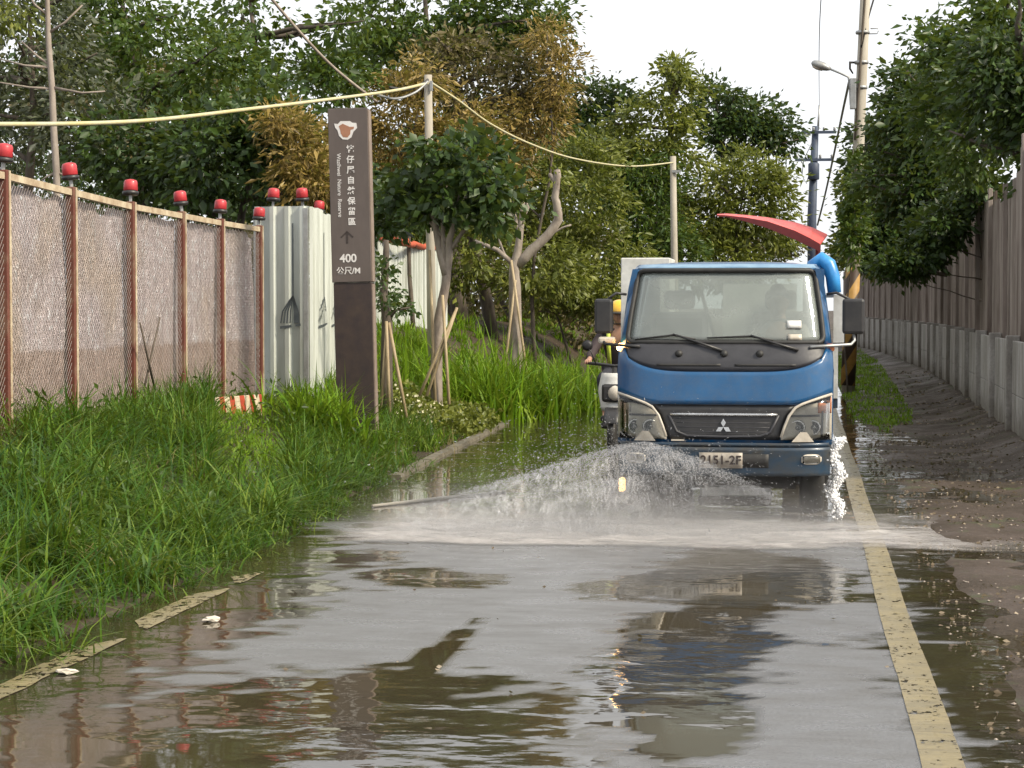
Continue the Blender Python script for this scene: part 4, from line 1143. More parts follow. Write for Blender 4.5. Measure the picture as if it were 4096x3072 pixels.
for k in range(3):
    a = R(90 + 120 * k); c0 = Vector((0.033 * math.cos(a), 0.033 * math.sin(a)))
    d = Vector((math.cos(a), math.sin(a))); e = Vector((-d.y, d.x))
    pts = [c0 - d * 0.033, c0 + e * 0.019, c0 + d * 0.033, c0 - e * 0.019]
    mb.prism([(p.x, p.y) for p in pts], 0.0, 0.008, lambda x, z, dd: S((x) / 0.83, 0.737 + z, 0.014 + dd))
mb.build('three_diamond_emblem', M_chrome, gr)
MB().box(-0.40, -0.30, 0.0, 0.02, 0.628, 0.64, Matrix.Translation((0, -0.02, 0))).build('amber_clip', M_lamptrim, gr)
# bumper
bp_ = slab('bumper', -0.985, 0.985, 0.365, 0.585, 0.075, 0.16, M_bluegrey, nu=26, nv=8)
slab('top_ledge', -0.97, 0.97, 0.588, 0.618, 0.055, 0.12, M_bluegrey, bp_, 24, 2)
slab('lower_recess', -0.02, 0.42, 0.43, 0.535, 0.079, 0.004, M_rubber, bp_, 12, 2)
for sg in (-1, 1):
    f = slab('fog_lamp', *(sorted((sg * 0.72, sg * 0.905))), lambda s: 0.455 + 0.02 * (abs(abs(s) - 0.81) / 0.09) ** 4, lambda s: 0.535 - 0.02 * (abs(abs(s) - 0.81) / 0.09) ** 4, 0.082, 0.012, M_lampback, bp_, 10, 3)
    slab('lens', *(sorted((sg * 0.73, sg * 0.895))), 0.465, 0.525, 0.088, 0.004, M_lens, f, 6, 2)
lp = slab('licence_plate', -0.22, 0.18, 0.425, 0.545, 0.088, 0.008, M_plate, bp_, 8, 2)
tt = text_obj('plate_number', '2151-2F', 0.095, 0, 0, bp_, M_arrow, bold=0.002)
pp = S(-0.02, 0.485, 0.092); tt.location = pp
# mirrors
for sg in (-1, 1):
    x0, x1 = (0.905, 1.075) if sg > 0 else (-1.03, -0.885)
    v0, v1 = (1.45, 1.725)
    mi = MB().box(x0, x1, 0.30, 0.375, v0, v1, b=0.022).build('mirror', M_black, truck)
    MB().box(x0 + 0.015, x1 - 0.015, 0.376, 0.379, v0 + 0.02, v1 - 0.02).build('mirror_glass', M_chrome, mi)
    xm = (x0 + x1) / 2
    pts = [S(sg * 0.80, 1.352, 0.03), S(sg * 0.97, 1.36, 0.05), Vector((xm - 0.02 * sg, 0.28, 1.37)), Vector((xm + 0.01 * sg, 0.33, 1.40)), Vector((xm, 0.335, 1.46))]
    MB().tube(pts, 0.012, 7).build('arm', M_steel if sg > 0 else M_black, mi)
    MB().tube([Vector((xm - 0.03 * sg, 0.335, 1.72)), Vector((sg * 0.86, 0.36, 1.77)), Vector((sg * 0.785, 0.40, 1.76))], 0.011, 7).build('upper_arm', M_black, mi)
MB().box(-1.0, -0.86, 0.30, 0.36, 1.37, 1.425, b=0.018).build('kerb_mirror', M_lampback, truck)
# wipers
def sp(px, py, off):
    v = 1.65 + (1230 - py) / 518.0; u = (px - 2905) / 518.0
    return S(su(u, v), v, off)
for (bl, ar) in ((((2545, 1352), (2700, 1334), (2790, 1350)), ((2700, 1334), (2800, 1366), (2895, 1398))),
                 (((2835, 1345), (3010, 1338), (3100, 1354)), ((3010, 1338), (3110, 1370), (3200, 1396)))):
    wi = MB().tube([sp(x, y, 0.035) for x, y in ar], [0.008, 0.010, 0.013], 6).build('wiper', M_black, truck)
    MB().tube([sp(x, y + 4, 0.022) for x, y in bl], [0.006, 0.010, 0.006], 6).build('blade', M_rubber, wi)
# side marker lamps, the far one lit
for sg, mt in ((-1, M_lit), (1, M_amber)):
    p = S(sg * 0.985, 1.345, 0.0)
    MB().box(p.x - 0.035, p.x + 0.035, p.y - 0.025, p.y + 0.03, p.z - 0.03, p.z + 0.03, b=0.018).build('side_marker', mt, truck)
p = Vector((-0.80, 0.22, 0.262)); MB().box(p.x - 0.025, p.x + 0.025, p.y - 0.03, p.y + 0.03, p.z - 0.055, p.z + 0.06, b=0.02).build('low_gleam', M_gleam, truck)  # added glowing block standing in for an orange gleam, no real lamp here
# snorkel, white rail, cabinet, bed
MB().tube([(0.66, 1.72, 1.60), (0.70, 1.72, 2.03), (0.755, 1.70, 2.065), (0.815, 1.69, 2.02), (0.85, 1.685, 1.92), (0.865, 1.68, 1.78)], [0.06, 0.065, 0.065, 0.065, 0.062, 0.058], 12).build('air_intake', M_blue_bright, truck)
fr2 = MB()
for x in (-0.35, 0.35): fr2.box(x - 0.04, x + 0.04, 0.2, 4.6, 0.50, 0.66)
for y in (0.5, 1.8, 3.2, 4.5): fr2.box(-0.35, 0.35, y - 0.04, y + 0.04, 0.52, 0.62)
fr2.build('chassis', M_under, truck)
bed = MB().box(-0.90, 0.90, 1.78, 4.68, 0.80, 0.88).build('bed', M_bluegrey, truck)
MB().box(-0.90, 0.90, 1.76, 1.80, 0.885, 1.35).build('headboard', M_white, bed)
for x in (-0.90, 0.87): MB().box(x, x + 0.03, 1.81, 4.66, 0.885, 1.2).build('side_board', M_blue, bed)
MB().box(-0.90, 0.90, 4.66, 4.69, 0.885, 1.2).build('tailgate', M_blue, bed)
MB().box(0.86, 0.95, 1.74, 1.80, 1.36, 1.765).build('headboard_post', M_white, bed)
MB().box(0.78, 0.859, 1.74, 1.78, 1.74, 1.765).build('headboard_rail', M_white, bed)
cb = MB().box(-0.955, -0.53, 1.82, 2.5, 0.9, 2.085, b=0.01).build('cabinet', M_white, truck)
MB().box(-0.95, -0.56, 1.812, 1.818, 1.0, 1.95).build('cabinet_door', M_white, cb)
# inner face board seen through the rear window
MB().box(-0.08, 0.55, 1.9, 1.94, 0.9, 1.86).build('load_board', M_white, truck)
# wheels
def wheel(x, y, dual=False):
    for off in ((0,) if not dual else (-0.11, 0.11)):
        Mx = Matrix.Translation((x + off, y, 0.335)) @ Matrix.Rotation(R(90), 4, 'Y')
        wv = MB().lathe([(0.19, -0.095), (0.30, -0.10), (0.333, -0.07), (0.338, 0.0), (0.333, 0.07), (0.30, 0.10), (0.19, 0.095)], 28, Mx).build('wheel', M_rubber, truck)
        MB().lathe([(0.06, -0.07), (0.17, -0.06), (0.188, -0.098), (0.192, 0.0), (0.188, 0.098), (0.17, 0.06), (0.06, 0.07)], 20, Mx).build('rim', M_steel, wv)
for x in (-0.68, 0.68): wheel(x, 0.92); wheel(x * 0.93, 3.6, True)
MB().tube([(-0.6, 0.92, 0.33), (0.6, 0.92, 0.33)], 0.05, 8).build('front_axle', M_under, truck)
MB().tube([(-0.6, 3.6, 0.33), (0.6, 3.6, 0.33)], 0.06, 8).build('rear_axle', M_under, truck)
MB().box(-0.20, 0.36, 0.45, 0.55, 0.16, 0.24, b=0.012).build('crossmember', M_steel, truck)
MB().box(-0.22, 0.36, 0.50, 1.1, 0.08, 0.158, b=0.02).build('sump_guard', M_under, truck)
MB().box(-0.80, 0.80, 0.25, 1.5, 0.40, 0.598).build('engine_bay', M_under, truck)
MB().box(-0.55, 0.55, 1.42, 1.46, 0.14, 0.62).build('added_dark_panel', M_rubber, truck)  # panel added to darken the underside, hides the bright water behind
for x in (-0.70, 0.70): MB().box(x - 0.12, x + 0.12, 1.35, 1.37, 0.14, 0.6).build('mudflap', M_rubber, truck)
for x in (-0.68, 0.68): MB().grid(lambda u, t, sd: Vector((x - 0.14 + 0.28 * u, 0.92 - 0.42 * math.cos(math.pi * t), 0.33 + 0.27 * math.sin(math.pi * t) + (0.015 if sd else 0))), 1, 10, thick=0.015).build('wheel_arch', M_under, truck)

# ------------------------------------------------------------------ people
def skin_body(name, mat, parent, verts, edges, rad, root=0, sub=2):
    me = bpy.data.meshes.new(name); me.from_pydata(verts, edges, []); me.materials.append(mat)
    o = bpy.data.objects.new(name, me); col.objects.link(o)
    if parent is not None: o.parent = parent
    md = o.modifiers.new('skin', 'SKIN'); md.use_smooth_shade = True
    for i, sv_ in enumerate(me.skin_vertices[0].data):
        r = rad[i]; sv_.radius = r if isinstance(r, tuple) else (r, r); sv_.use_root = (i == root)
    s_ = o.modifiers.new('sub', 'SUBSURF'); s_.levels = sub; s_.render_levels = sub
    return o
def arm_hand(V, E, Rr, sh_idx, sh, el, wr, grip):
    """appends an arm with palm and five curled fingers closing on grip"""
    def add(p, r, prev):
        V.append(tuple(p)); Rr.append(r); E.append((prev, len(V) - 1)); return len(V) - 1
    a = add(sh, 0.055, sh_idx); b = add(el, 0.042, a); c = add(wr, 0.028, b)
    d = (Vector(grip) - Vector(wr)); k = add(Vector(wr) + d * 0.6, (0.036, 0.018), c)
    side = d.cross(Vector((0, 0, 1))).normalized(); dn = Vector((0, 0, -1))
    f = d.normalized()
    for j, o in enumerate((-0.03, -0.01, 0.01, 0.03)):
        b0 = add(Vector(wr) + d * 1.0 + side * o, 0.010, k)
        b1 = add(Vector(wr) + d * 1.0 + f * (0.028 - 0.004 * abs(j - 1)) + side * o + dn * 0.012, 0.009, b0)
        add(Vector(wr) + d * 1.0 + f * 0.018 + side * o + dn * 0.038, 0.008, b1)
    t0 = add(Vector(wr) + d * 0.75 + side * 0.045 + dn * 0.01, 0.011, k)
    add(Vector(wr) + d * 1.05 + side * 0.04 + dn * 0.035, 0.009, t0)
def head(parent, c, r=0.1, mat=M_skin):
    """head with brow, nose, chin, mouth and ears, facing -y"""
    bm = bmesh.new(); bmesh.ops.create_uvsphere(bm, u_segments=20, v_segments=16, radius=1.0)
    for v in bm.verts:
        x, y, z = v.co
        w = 0.76 - 0.12 * max(0, -z)
        yy = y * 0.95 - (0.10 * max(0, -z) if y < 0 else 0)
        if y < -0.6 and abs(x) < 0.3: yy -= 0.20 * math.exp(-((x / 0.13) ** 2)) * math.exp(-(((z + 0.12) / 0.2) ** 2))
        if y < -0.5: yy += 0.09 * math.exp(-(((abs(x) - 0.33) / 0.15) ** 2)) * math.exp(-(((z - 0.05) / 0.1) ** 2)) + 0.05 * math.exp(-((z + 0.48) / 0.05) ** 2) * math.exp(-((x / 0.25) ** 2))
        if abs(x) > 0.85 and abs(z) < 0.3 and abs(y) < 0.35: w += 0.13
        v.co = Vector((x * w, yy, z * 1.18)) * r
    return MB().bm(bm, Matrix.Translation(c), True).build('head', mat, parent)
# scooter and rider
SY = 22.3
sp0 = atZ(2462, 1800, 0.0); SXX = atY(2453, 1230, SY).x
sc_ = thing('scooter', 'white scooter ridden behind the truck on the grass side', 'scooter', (SXX, SY, 0))
def swheel(y):
    Mx = Matrix.Translation((0, y, 0.24)) @ Matrix.Rotation(R(90), 4, 'Y')
    w_ = MB().lathe([(0.15, -0.05), (0.215, -0.048), (0.238, -0.025), (0.242, 0), (0.238, 0.025), (0.215, 0.048), (0.15, 0.05)], 24, Mx).build('wheel', M_rubber, sc_)
    MB().lathe([(0.04, -0.05), (0.12, -0.03), (0.15, -0.045), (0.152, 0), (0.15, 0.045), (0.12, 0.03), (0.04, 0.05)], 18, Mx).build('rim', M_steel, w_)
swheel(0.0); swheel(1.25)
MB().grid(lambda u, t, sd: Vector(((-0.19 + 0.38 * u) * (1 - 0.45 * abs(t - 0.55)), 0.02 + 0.10 * (abs(u - 0.5) * 2) ** 2 + 0.12 * t + (0.02 if sd else 0), 0.50 + 0.42 * t)), 10, 8, thick=0.02).build('front_shield', M_white, sc_)
MB().grid(lambda u, t, sd: Vector((-0.085 + 0.17 * u, 0.0 - 0.28 * math.cos(math.pi * (0.15 + 0.7 * t)), 0.24 + 0.29 * math.sin(math.pi * (0.15 + 0.7 * t)) + (0.012 if sd else 0))), 4, 10, thick=0.01).build('front_fender', M_black, sc_)
MB().lathe([(0.09, 0), (0.085, 0.03), (0.06, 0.05), (0.01, 0.06)], 16, Matrix.Translation((0.02, 0.035, 0.70)) @ Matrix.Rotation(R(90), 4, 'X')).build('headlight', M_lampback, sc_)
MB().box(-0.13, 0.13, 0.0, 0.05, 0.60, 0.80, b=0.03).build('headlight_surround', M_black, sc_)
MB().tube([(0, 0.0, 0.24), (0, 0.10, 0.6), (0, 0.2, 0.98)], 0.03, 8).build('steering_column', M_black, sc_)
hb_ = MB().tube([(-0.33, 0.30, 1.03), (-0.18, 0.22, 1.02), (0, 0.19, 1.0), (0.18, 0.22, 1.02), (0.33, 0.30, 1.03)], 0.018, 8).build('handlebar', M_black, sc_)
for sg in (-1, 1):
    MB().tube([(sg * 0.22, 0.22, 1.03), (sg * 0.27, 0.2, 1.16), (sg * 0.30, 0.2, 1.2)], 0.007, 6).build('mirror_stem', M_black, hb_)
    MB().lathe([(0.03, -0.008), (0.062, 0.0), (0.03, 0.012)], 14, Matrix.Translation((sg * 0.31, 0.2, 1.23)) @ Matrix.Rotation(R(90), 4, 'X')).build('mirror', M_black, hb_)
MB().box(-0.17, 0.17, 0.3, 0.75, 0.28, 0.36, b=0.03).build('footboard', M_black, sc_)
MB().grid(lambda u, t, sd: Vector(((-0.2 + 0.4 * u), 0.72 + 0.75 * t, 0.36 + 0.4 * math.sin(math.pi * u) ** 0.5 * (1 - 0.25 * t) - (0.02 if sd else 0))), 10, 6, thick=0.02).build('rear_body', M_white, sc_)
MB().box(-0.15, 0.15, 0.70, 1.35, 0.74, 0.83, b=0.04).build('seat', M_black, sc_)
MB().tube([(0, 1.25, 0.24), (0, 0.7, 0.34), (0, 0.35, 0.3)], 0.05, 8).build('frame', M_under, sc_)

rider = thing('person', 'scooter rider in yellow helmet and dark jacket with lime bands', 'person', (SXX, SY, 0))
V = []; E = []; Rr = []
def av(p, r, prev=None):
    V.append(p); Rr.append(r)
    if prev is not None: E.append((prev, len(V) - 1))
    return len(V) - 1
pel = av((0, 0.92, 0.90), (0.15, 0.11)); sp1 = av((0, 0.90, 1.08), (0.14, 0.10), pel); ch = av((0, 0.84, 1.28), (0.17, 0.11), sp1); nk = av((0, 0.80, 1.45), 0.055, ch); hd_ = av((0, 0.78, 1.56), 0.07, nk)
for sg in (-1, 1):
    kn_h = av((sg * 0.10, 0.85, 0.88), 0.085, pel); kn = av((sg * 0.17, 0.46, 0.84), 0.06, kn_h); an = av((sg * 0.13, 0.52, 0.44), 0.042, kn); av((sg * 0.13, 0.38, 0.39), 0.035, an)
    arm_hand(V, E, Rr, ch, (sg * 0.20, 0.82, 1.36), (sg * 0.30, 0.62, 1.15), (sg * 0.31, 0.38, 1.06), (sg * 0.31, 0.30, 1.055))
skin_body('body', M_skin, rider, V, E, Rr, 0)
V = []; E = []; Rr = []
a = av((0, 0.92, 0.92), (0.17, 0.13)); b = av((0, 0.90, 1.08), (0.165, 0.125), a); c = av((0, 0.84, 1.28), (0.19, 0.13), b); d = av((0, 0.81, 1.42), (0.08, 0.07), c)
for sg in (-1, 1):
    e = av((sg * 0.20, 0.82, 1.36), 0.075, c); f = av((sg * 0.30, 0.62, 1.15), 0.06, e); av((sg * 0.31, 0.41, 1.07), 0.045, f)
skin_body('jacket', M_jacket, rider, V, E, Rr, 0)
V = []; E = []; Rr = []
a = av((0, 0.92, 0.90), (0.165, 0.12))
for sg in (-1, 1):
    b = av((sg * 0.10, 0.84, 0.885), 0.10, a); c = av((sg * 0.17, 0.46, 0.845), 0.075, b); av((sg * 0.13, 0.52, 0.46), 0.055, c)
skin_body('trousers', M_trouser, rider, V, E, Rr, 0)
for sg in (-1, 1):
    MB().box(sg * 0.13 - 0.045, sg * 0.13 + 0.045, 0.30, 0.56, 0.362, 0.43, b=0.025).build('shoe', M_shoe, rider)
    MB().tube([(sg * 0.115, 0.80, 1.44), (sg * 0.12, 0.70, 1.36), (sg * 0.12, 0.70, 1.24), (sg * 0.11, 0.755, 1.0)], 0.024, 8).build('reflective_band', M_hiviz, rider)
head(rider, Vector((0, 0.76, 1.575)), 0.105)
bm = bmesh.new(); bmesh.ops.create_uvsphere(bm, u_segments=22, v_segments=14, radius=0.137)
for v in list(bm.verts):
    if v.co.z < -0.02: v.co.z = -0.02 - 0.15 * (abs(v.co.z) - 0.02); v.co.x *= 1.02; v.co.y *= 1.02
he = MB().bm(bm, Matrix.Translation((0, 0.775, 1.615)), True).build('helmet', M_helmet, rider)
MB().grid(lambda u, t, sd: Vector((-0.11 + 0.22 * u, 0.66 - 0.07 * t - 0.03 * math.sin(math.pi * u), 1.607 - 0.02 * t + (0.008 if sd else 0))), 8, 3, thick=0.008).build('peak', M_black, he)
MB().tube([(-0.1, 0.76, 1.6), (-0.06, 0.70, 1.47), (0.06, 0.70, 1.47), (0.1, 0.76, 1.6)], 0.008, 6).build('chin_strap', M_black, he)

# driver at the wheel behind the windscreen
drv = thing('person', 'driver in pale shirt at the wheel behind the wet windscreen', 'person', (TX, TY, 0))
V = []; E = []; Rr = []
dx = 0.40
pel = av((dx, 1.12, 1.04), (0.15, 0.11)); sp1 = av((dx, 1.14, 1.2), (0.14, 0.1), pel); ch = av((dx, 1.12, 1.40), (0.17, 0.11), sp1); nk = av((dx, 1.08, 1.55), 0.055, ch); av((dx, 1.06, 1.64), 0.07, nk)
for sg in (-1, 1):
    h_ = av((dx + sg * 0.1, 1.05, 1.05), 0.085, pel); k_ = av((dx + sg * 0.14, 0.70, 1.08), 0.06, h_); a_ = av((dx + sg * 0.12, 0.55, 0.78), 0.04, k_); av((dx + sg * .12, 0.45, 0.70), 0.035, a_)
    arm_hand(V, E, Rr, ch, (dx + sg * 0.2, 1.1, 1.46), (dx + sg * 0.26, 0.92, 1.30), (dx + sg * 0.18, 0.72, 1.42), (dx + sg * 0.15, 0.64, 1.45))
skin_body('body', M_skin, drv, V, E, Rr, 0)
V = []; E = []; Rr = []
a = av((dx, 1.12, 1.06), (0.165, 0.12)); b = av((dx, 1.14, 1.2), (0.155, 0.115), a); c = av((dx, 1.12, 1.40), (0.185, 0.12), b); av((dx, 1.09, 1.53), (0.07, 0.065), c)
for sg in (-1, 1):
    e = av((dx + sg * 0.2, 1.1, 1.46), 0.07, c); f = av((dx + sg * 0.26, 0.92, 1.30), 0.055, e); av((dx + sg * 0.20, 0.78, 1.39), 0.045, f)
skin_body('shirt', M_shirt, drv, V, E, Rr, 0)
V = []; E = []; Rr = []
a = av((dx, 1.12, 1.04), (0.16, 0.12))
for sg in (-1, 1):
    b = av((dx + sg * 0.1, 1.05, 1.055), 0.095, a); c = av((dx + sg * 0.14, 0.70, 1.085), 0.07, b); av((dx + sg * 0.12, 0.55, 0.80), 0.05, c)
skin_body('trousers', M_trouser, drv, V, E, Rr, 0)
head(drv, Vector((dx, 1.03, 1.69)), 0.105)
bm = bmesh.new(); bmesh.ops.create_uvsphere(bm, u_segments=18, v_segments=12, radius=0.107)
for v in bm.verts:
    if v.co.z < 0.0 and v.co.y < 0.02: v.co *= 0.85
    v.co.x *= 0.8; v.co.z *= 1.1
MB().bm(bm, Matrix.Translation((dx, 1.05, 1.735)), True).build('hair', M_black, drv)
# ------------------------------------------------------------------ trees behind the left fence
G1 = None
tree('broadleaf_tree', 'tall grey-green tree behind the chain-link fence', 29.0, [(120, 150, 330, 330), (-60, 480, 300, 300, 1), (330, 470, 230, 240, -0.5)], M_lf_grey, 0.12, 0.45, 1.0, 0.4, 46, tr=0.12)
tree('broadleaf_tree', 'bright green broadleaf tree over the middle of the film fence', 31.0, [(620, 230, 330, 260), (900, 330, 240, 200, -1), (480, 20, 300, 180, 1)], M_lf_mid, 0.13, 0.5, 0.95, 0.42, 46, tr=0.13)
tree('broadleaf_tree', 'dark dense low tree directly behind the film fence', 27.0, [(880, 640, 330, 210), (1080, 520, 210, 190, 0.5), (560, 620, 260, 170, 1)], M_lf_dark, 0.13, 0.55, 1.25, 0.4, 50, tr=0.1)
tree('broadleaf_tree', 'shadowy grey-brown tree between two greener crowns', 35.0, [(420, 360, 330, 300), (700, 500, 280, 220)], M_lf_brown, 0.13, 0.5, 1.0, 0.45, 44, tr=0.12)
tree('broadleaf_tree', 'open crowned tree with sky gaps above the guy wire', 37.0, [(1000, 60, 200, 190), (1180, 330, 240, 190), (1420, 90, 120, 130), (1330, 330, 150, 130)], M_lf_mid, 0.14, 0.5, 0.62, 0.42, 40, tr=0.13)
tree('thicket', 'golden-brown bamboo thicket beside the top of the brown sign', 26.5, [(1200, 640, 90, 190), (1270, 730, 110, 120), (1130, 520, 60, 80)], M_lf_gold, 0.13, 0.28, 0.95, 0.28, 46, tr=0.03, cat='bush')
tree('broadleaf_tree', 'tallest green crowned tree rising above the pale pole', 46.0, [(1700, 60, 330, 200), (1990, 110, 260, 170), (1560, 220, 160, 170), (2130, 60, 150, 110)], M_lf_mid, 0.17, 0.5, 0.95, 0.5, 48, tr=0.2)
tree('broadleaf_tree', 'brown leaved tall tree against the white sky', 44.0, [(1960, 340, 260, 230), (2150, 330, 130, 200), (1800, 260, 200, 160)], M_lf_brown, 0.16, 0.42, 0.95, 0.48, 48, tr=0.16)
tree('thicket', 'golden bamboo leaning around the pale wire pole', 38.0, [(1600, 480, 150, 230), (1480, 620, 110, 180), (1850, 560, 170, 160), (1680, 320, 110, 120)], M_lf_gold, 0.15, 0.28, 0.9, 0.36, 50, tr=0.05, cat='bush')
tree('thicket', 'feathery golden foliage hanging off the tall brown tree', 43.0, [(2190, 170, 90, 110), (2130, 480, 170, 150), (2010, 620, 150, 130), (2240, 330, 60, 150)], M_lf_gold, 0.15, 0.26, 0.7, 0.36, 48, tr=0.05, cat='bush')
tree('thicket', 'dense olive thicket behind the pruned trunk', 47.0, [(2000, 800, 300, 230), (2290, 800, 230, 290), (2400, 1030, 220, 160), (1700, 700, 200, 200)], M_lf_olive, 0.16, 0.32, 1.05, 0.42, 48, tr=0.07, cat='bush')
tree('broadleaf_tree', 'small dark treetop peeping over the olive thicket', 70.0, [(2330, 420, 110, 100), (2450, 400, 90, 70), (2320, 520, 160, 100)], M_lf_dark, 0.22, 0.5, 0.75, 0.5, 44, tr=0.15)
tree('broadleaf_tree', 'yellow-green tree with a pointed top beside the slim pole', 62.0, [(2690, 380, 120, 120), (2610, 560, 220, 170), (2700, 290, 50, 60), (2480, 660, 220, 190)], M_lf_olive, 0.20, 0.42, 0.95, 0.5, 46, tr=0.16)
tree('broadleaf_tree', 'dark green spreading tree with bare limbs showing under its crown', 72.0, [(2860, 420, 140, 100), (3010, 480, 160, 110), (3110, 560, 90, 90), (2950, 560, 170, 90)], M_lf_dark, 0.22, 0.5, 0.9, 0.55, 46, tr=0.2, nlimb=16)
tree('thicket', 'tall olive bamboo thicket above the truck cab', 64.0, [(2980, 780, 210, 190), (3090, 820, 90, 180), (2780, 900, 200, 160), (2850, 1060, 300, 110)], M_lf_olive, 0.21, 0.34, 1.0, 0.5, 46, tr=0.09, cat='bush')
tree('thicket', 'green brown thicket behind the slim pale pole', 61.0, [(2520, 880, 220, 200), (2660, 1020, 230, 140), (2560, 740, 160, 130)], M_lf_mid, 0.18, 0.34, 0.95, 0.46, 46, tr=0.08, cat='bush')
tree('thicket', 'rust-tinged brown thicket low above the cab roof', 66.0, [(2880, 960, 160, 80), (3080, 1000, 150, 90), (2700, 830, 90, 120)], M_lf_brown, 0.19, 0.34, 0.9, 0.42, 44, tr=0.08, cat='bush')
tree('bush', 'dark shrub crowding the back of the white hoarding', 32.0, [(1150, 800, 260, 120), (1420, 780, 160, 150), (700, 760, 330, 90), (1600, 830, 130, 120)], M_lf_dark, 0.12, 0.5, 1.1, 0.36, 46, tr=0.04, cat='bush')
tree('bush', 'olive scrub filling in behind the far hoarding', 43.0, [(1550, 880, 260, 140), (1850, 980, 240, 170), (2150, 1080, 200, 130)], M_lf_olive, 0.15, 0.4, 1.0, 0.4, 46, tr=0.05, cat='bush')
tree('bush', 'low olive bramble bank closing the view beside the lane', 46.0, [(2170, 1150, 160, 110), (2330, 1160, 150, 110), (2440, 1190, 110, 90)], M_lf_olive, 0.14, 0.4, 0.9, 0.36, 46, tr=0.04, cat='bush')
# far woodland that reads as one mass
E = []
for k in range(26):
    px = -200 + k * 140; E.append(px_ell(px, 760 + 60 * math.sin(k * 1.7), 170, 260 + 40 * math.cos(k), 84 + 6 * math.sin(k * 2.3)))
for k in range(22):
    px = -200 + k * 120; E.append(px_ell(px, 330 + 110 * math.sin(k * 1.3) + (230 if px > 1500 else 0), 150, 160, 62 + 5 * math.sin(k * 2.1)))
E = [e for e in E if e[0][0] < -4.5]
C, D, _ = crown_points(E, 0.55, 0.7, 40)
C = C[C[:, 2] > 0.1]
D = D[:len(C)]
Ls = 0.26 * RNG.uniform(0.6, 1.3, len(C))
tag(link('distant_woodland', leaf_mesh('woodland', C, D, Ls, Ls * 0.5), M_lf_dark), 'dim mass of far trees closing the view behind the thickets', 'woodland', kind='stuff')

E = [px_ell(px, py, 170, 150, 53 + 3 * math.sin(px)) for px in range(900, 2950, 130) for py in (1010, 1150, 1270)]
C, D, _ = crown_points([e for e in E if e[0][0] < -4.9], 0.45, 0.5, 40)
k_ = C[:, 2] > 0.1; C, D = C[k_], D[k_]
Ls = 0.2 * RNG.uniform(0.6, 1.3, len(C))
tag(link('undergrowth', leaf_mesh('undergrowth', C, D, Ls, Ls * 0.45), M_lf_brown), 'brownish undergrowth filling the ground below the thickets', 'undergrowth', kind='stuff')

# slender pale trunk before the dark trees
b = atY(226, 690, 23.6)
st = thing('slender_tree', 'slender bare pale trunk standing just behind the film fence', 'tree', (b.x, b.y, gz(b.x, b.y)))
o_ = Vector((b.x, b.y, gz(b.x, b.y)))
pt = lambda px, py, dy=0.0: atY(px, py, 23.6 + dy) - o_
MB().tube([Vector((0, 0, -0.2)), pt(226, 690), pt(215, 520), pt(208, 350), pt(195, 180), pt(190, 20), pt(186, -150), pt(180, -330)], [0.05, 0.046, 0.044, 0.04, 0.036, 0.03, 0.022, 0.012], 8).build('trunk', M_palebark, st)
for pts in ([(226, 690), (190, 705), (165, 722)], [(226, 690), (255, 700), (275, 722)], [(212, 355), (120, 350), (0, 330), (-90, 318)], [(212, 350), (330, 372), (420, 365)], [(200, 260), (150, 225), (85, 165)], [(208, 270), (100, 262), (0, 236)], [(196, 130), (260, 90), (330, 20)], [(192, 60), (140, 20), (90, -60)]):
    MB().tube([pt(*p) for p in pts], [0.02, 0.014, 0.009, 0.006][:len(pts)], 6).build('branch', M_palebark, st)
C, D, _ = crown_points([px_ell(180, -220, 240, 160, 23.6), px_ell(60, 40, 110, 90, 23.8)], 0.5, 0.3, 34)
Ls = 0.10 * RNG.uniform(0.6, 1.3, len(C))
link('crown', leaf_mesh('slender_crown', C - np.array(o_), D, Ls, Ls * 0.45), M_lf_olive, st)

# ------------------------------------------------------------------ right-hand trees above the wall
def rt(label, Y, ells, mat, **k):
    return tree('broadleaf_tree', label, Y, ells, mat, group=None, base=(wallx(Y) + 1.9, Y), **k)
rt('dark leafy tree overhanging the near end of the boundary wall', 27.5, [(4080, 260, 230, 330), (3960, 430, 180, 260, 1.0), (4250, 500, 260, 300)], M_lf_dark, L=0.13, wl=0.5, dens=1.15, clump=0.38, per=50, tr=0.13)
rt('lighter green crown lit at its top above the wall', 31.0, [(3900, 230, 170, 220), (4030, 60, 190, 150), (3780, 430, 150, 190, 1), (3880, 600, 170, 160), (3760, 190, 110, 110)], M_lf_mid, L=0.13, wl=0.5, dens=1.0, clump=0.38, per=48, tr=0.13)
rt('broad dark tree whose foliage hangs over the middle of the wall', 37.0, [(3690, 520, 160, 190), (3620, 720, 170, 190), (3760, 780, 190, 150), (3660, 330, 100, 110), (3570, 470, 70, 90)], M_lf_dark, L=0.14, wl=0.5, dens=1.15, clump=0.38, per=50, tr=0.14)
rt('dark foliage spilling down the wall behind the leaning pole', 44.0, [(3520, 800, 110, 200), (3510, 980, 110, 130), (3600, 960, 130, 130), (3560, 620, 80, 130), (3470, 600, 50, 110)], M_lf_dark, L=0.15, wl=0.5, dens=1.15, clump=0.38, per=50, tr=0.14)
rt('bushy end tree beside the red canopy', 56.0, [(3430, 940, 70, 120), (3390, 1000, 60, 70), (3480, 1040, 100, 60), (3420, 780, 45, 120)], M_lf_olive, L=0.16, wl=0.45, dens=1.0, clump=0.36, per=46, tr=0.1)
tree('creeper', 'leafy creeper climbing the leaning utility pole', 39.6, [(3425, 720, 22, 110), (3410, 930, 38, 150)], M_lf_mid, 0.13, 0.5, 0.7, 0.22, 30, tr=0.02, base=(bx, 39.75), cat='plant')
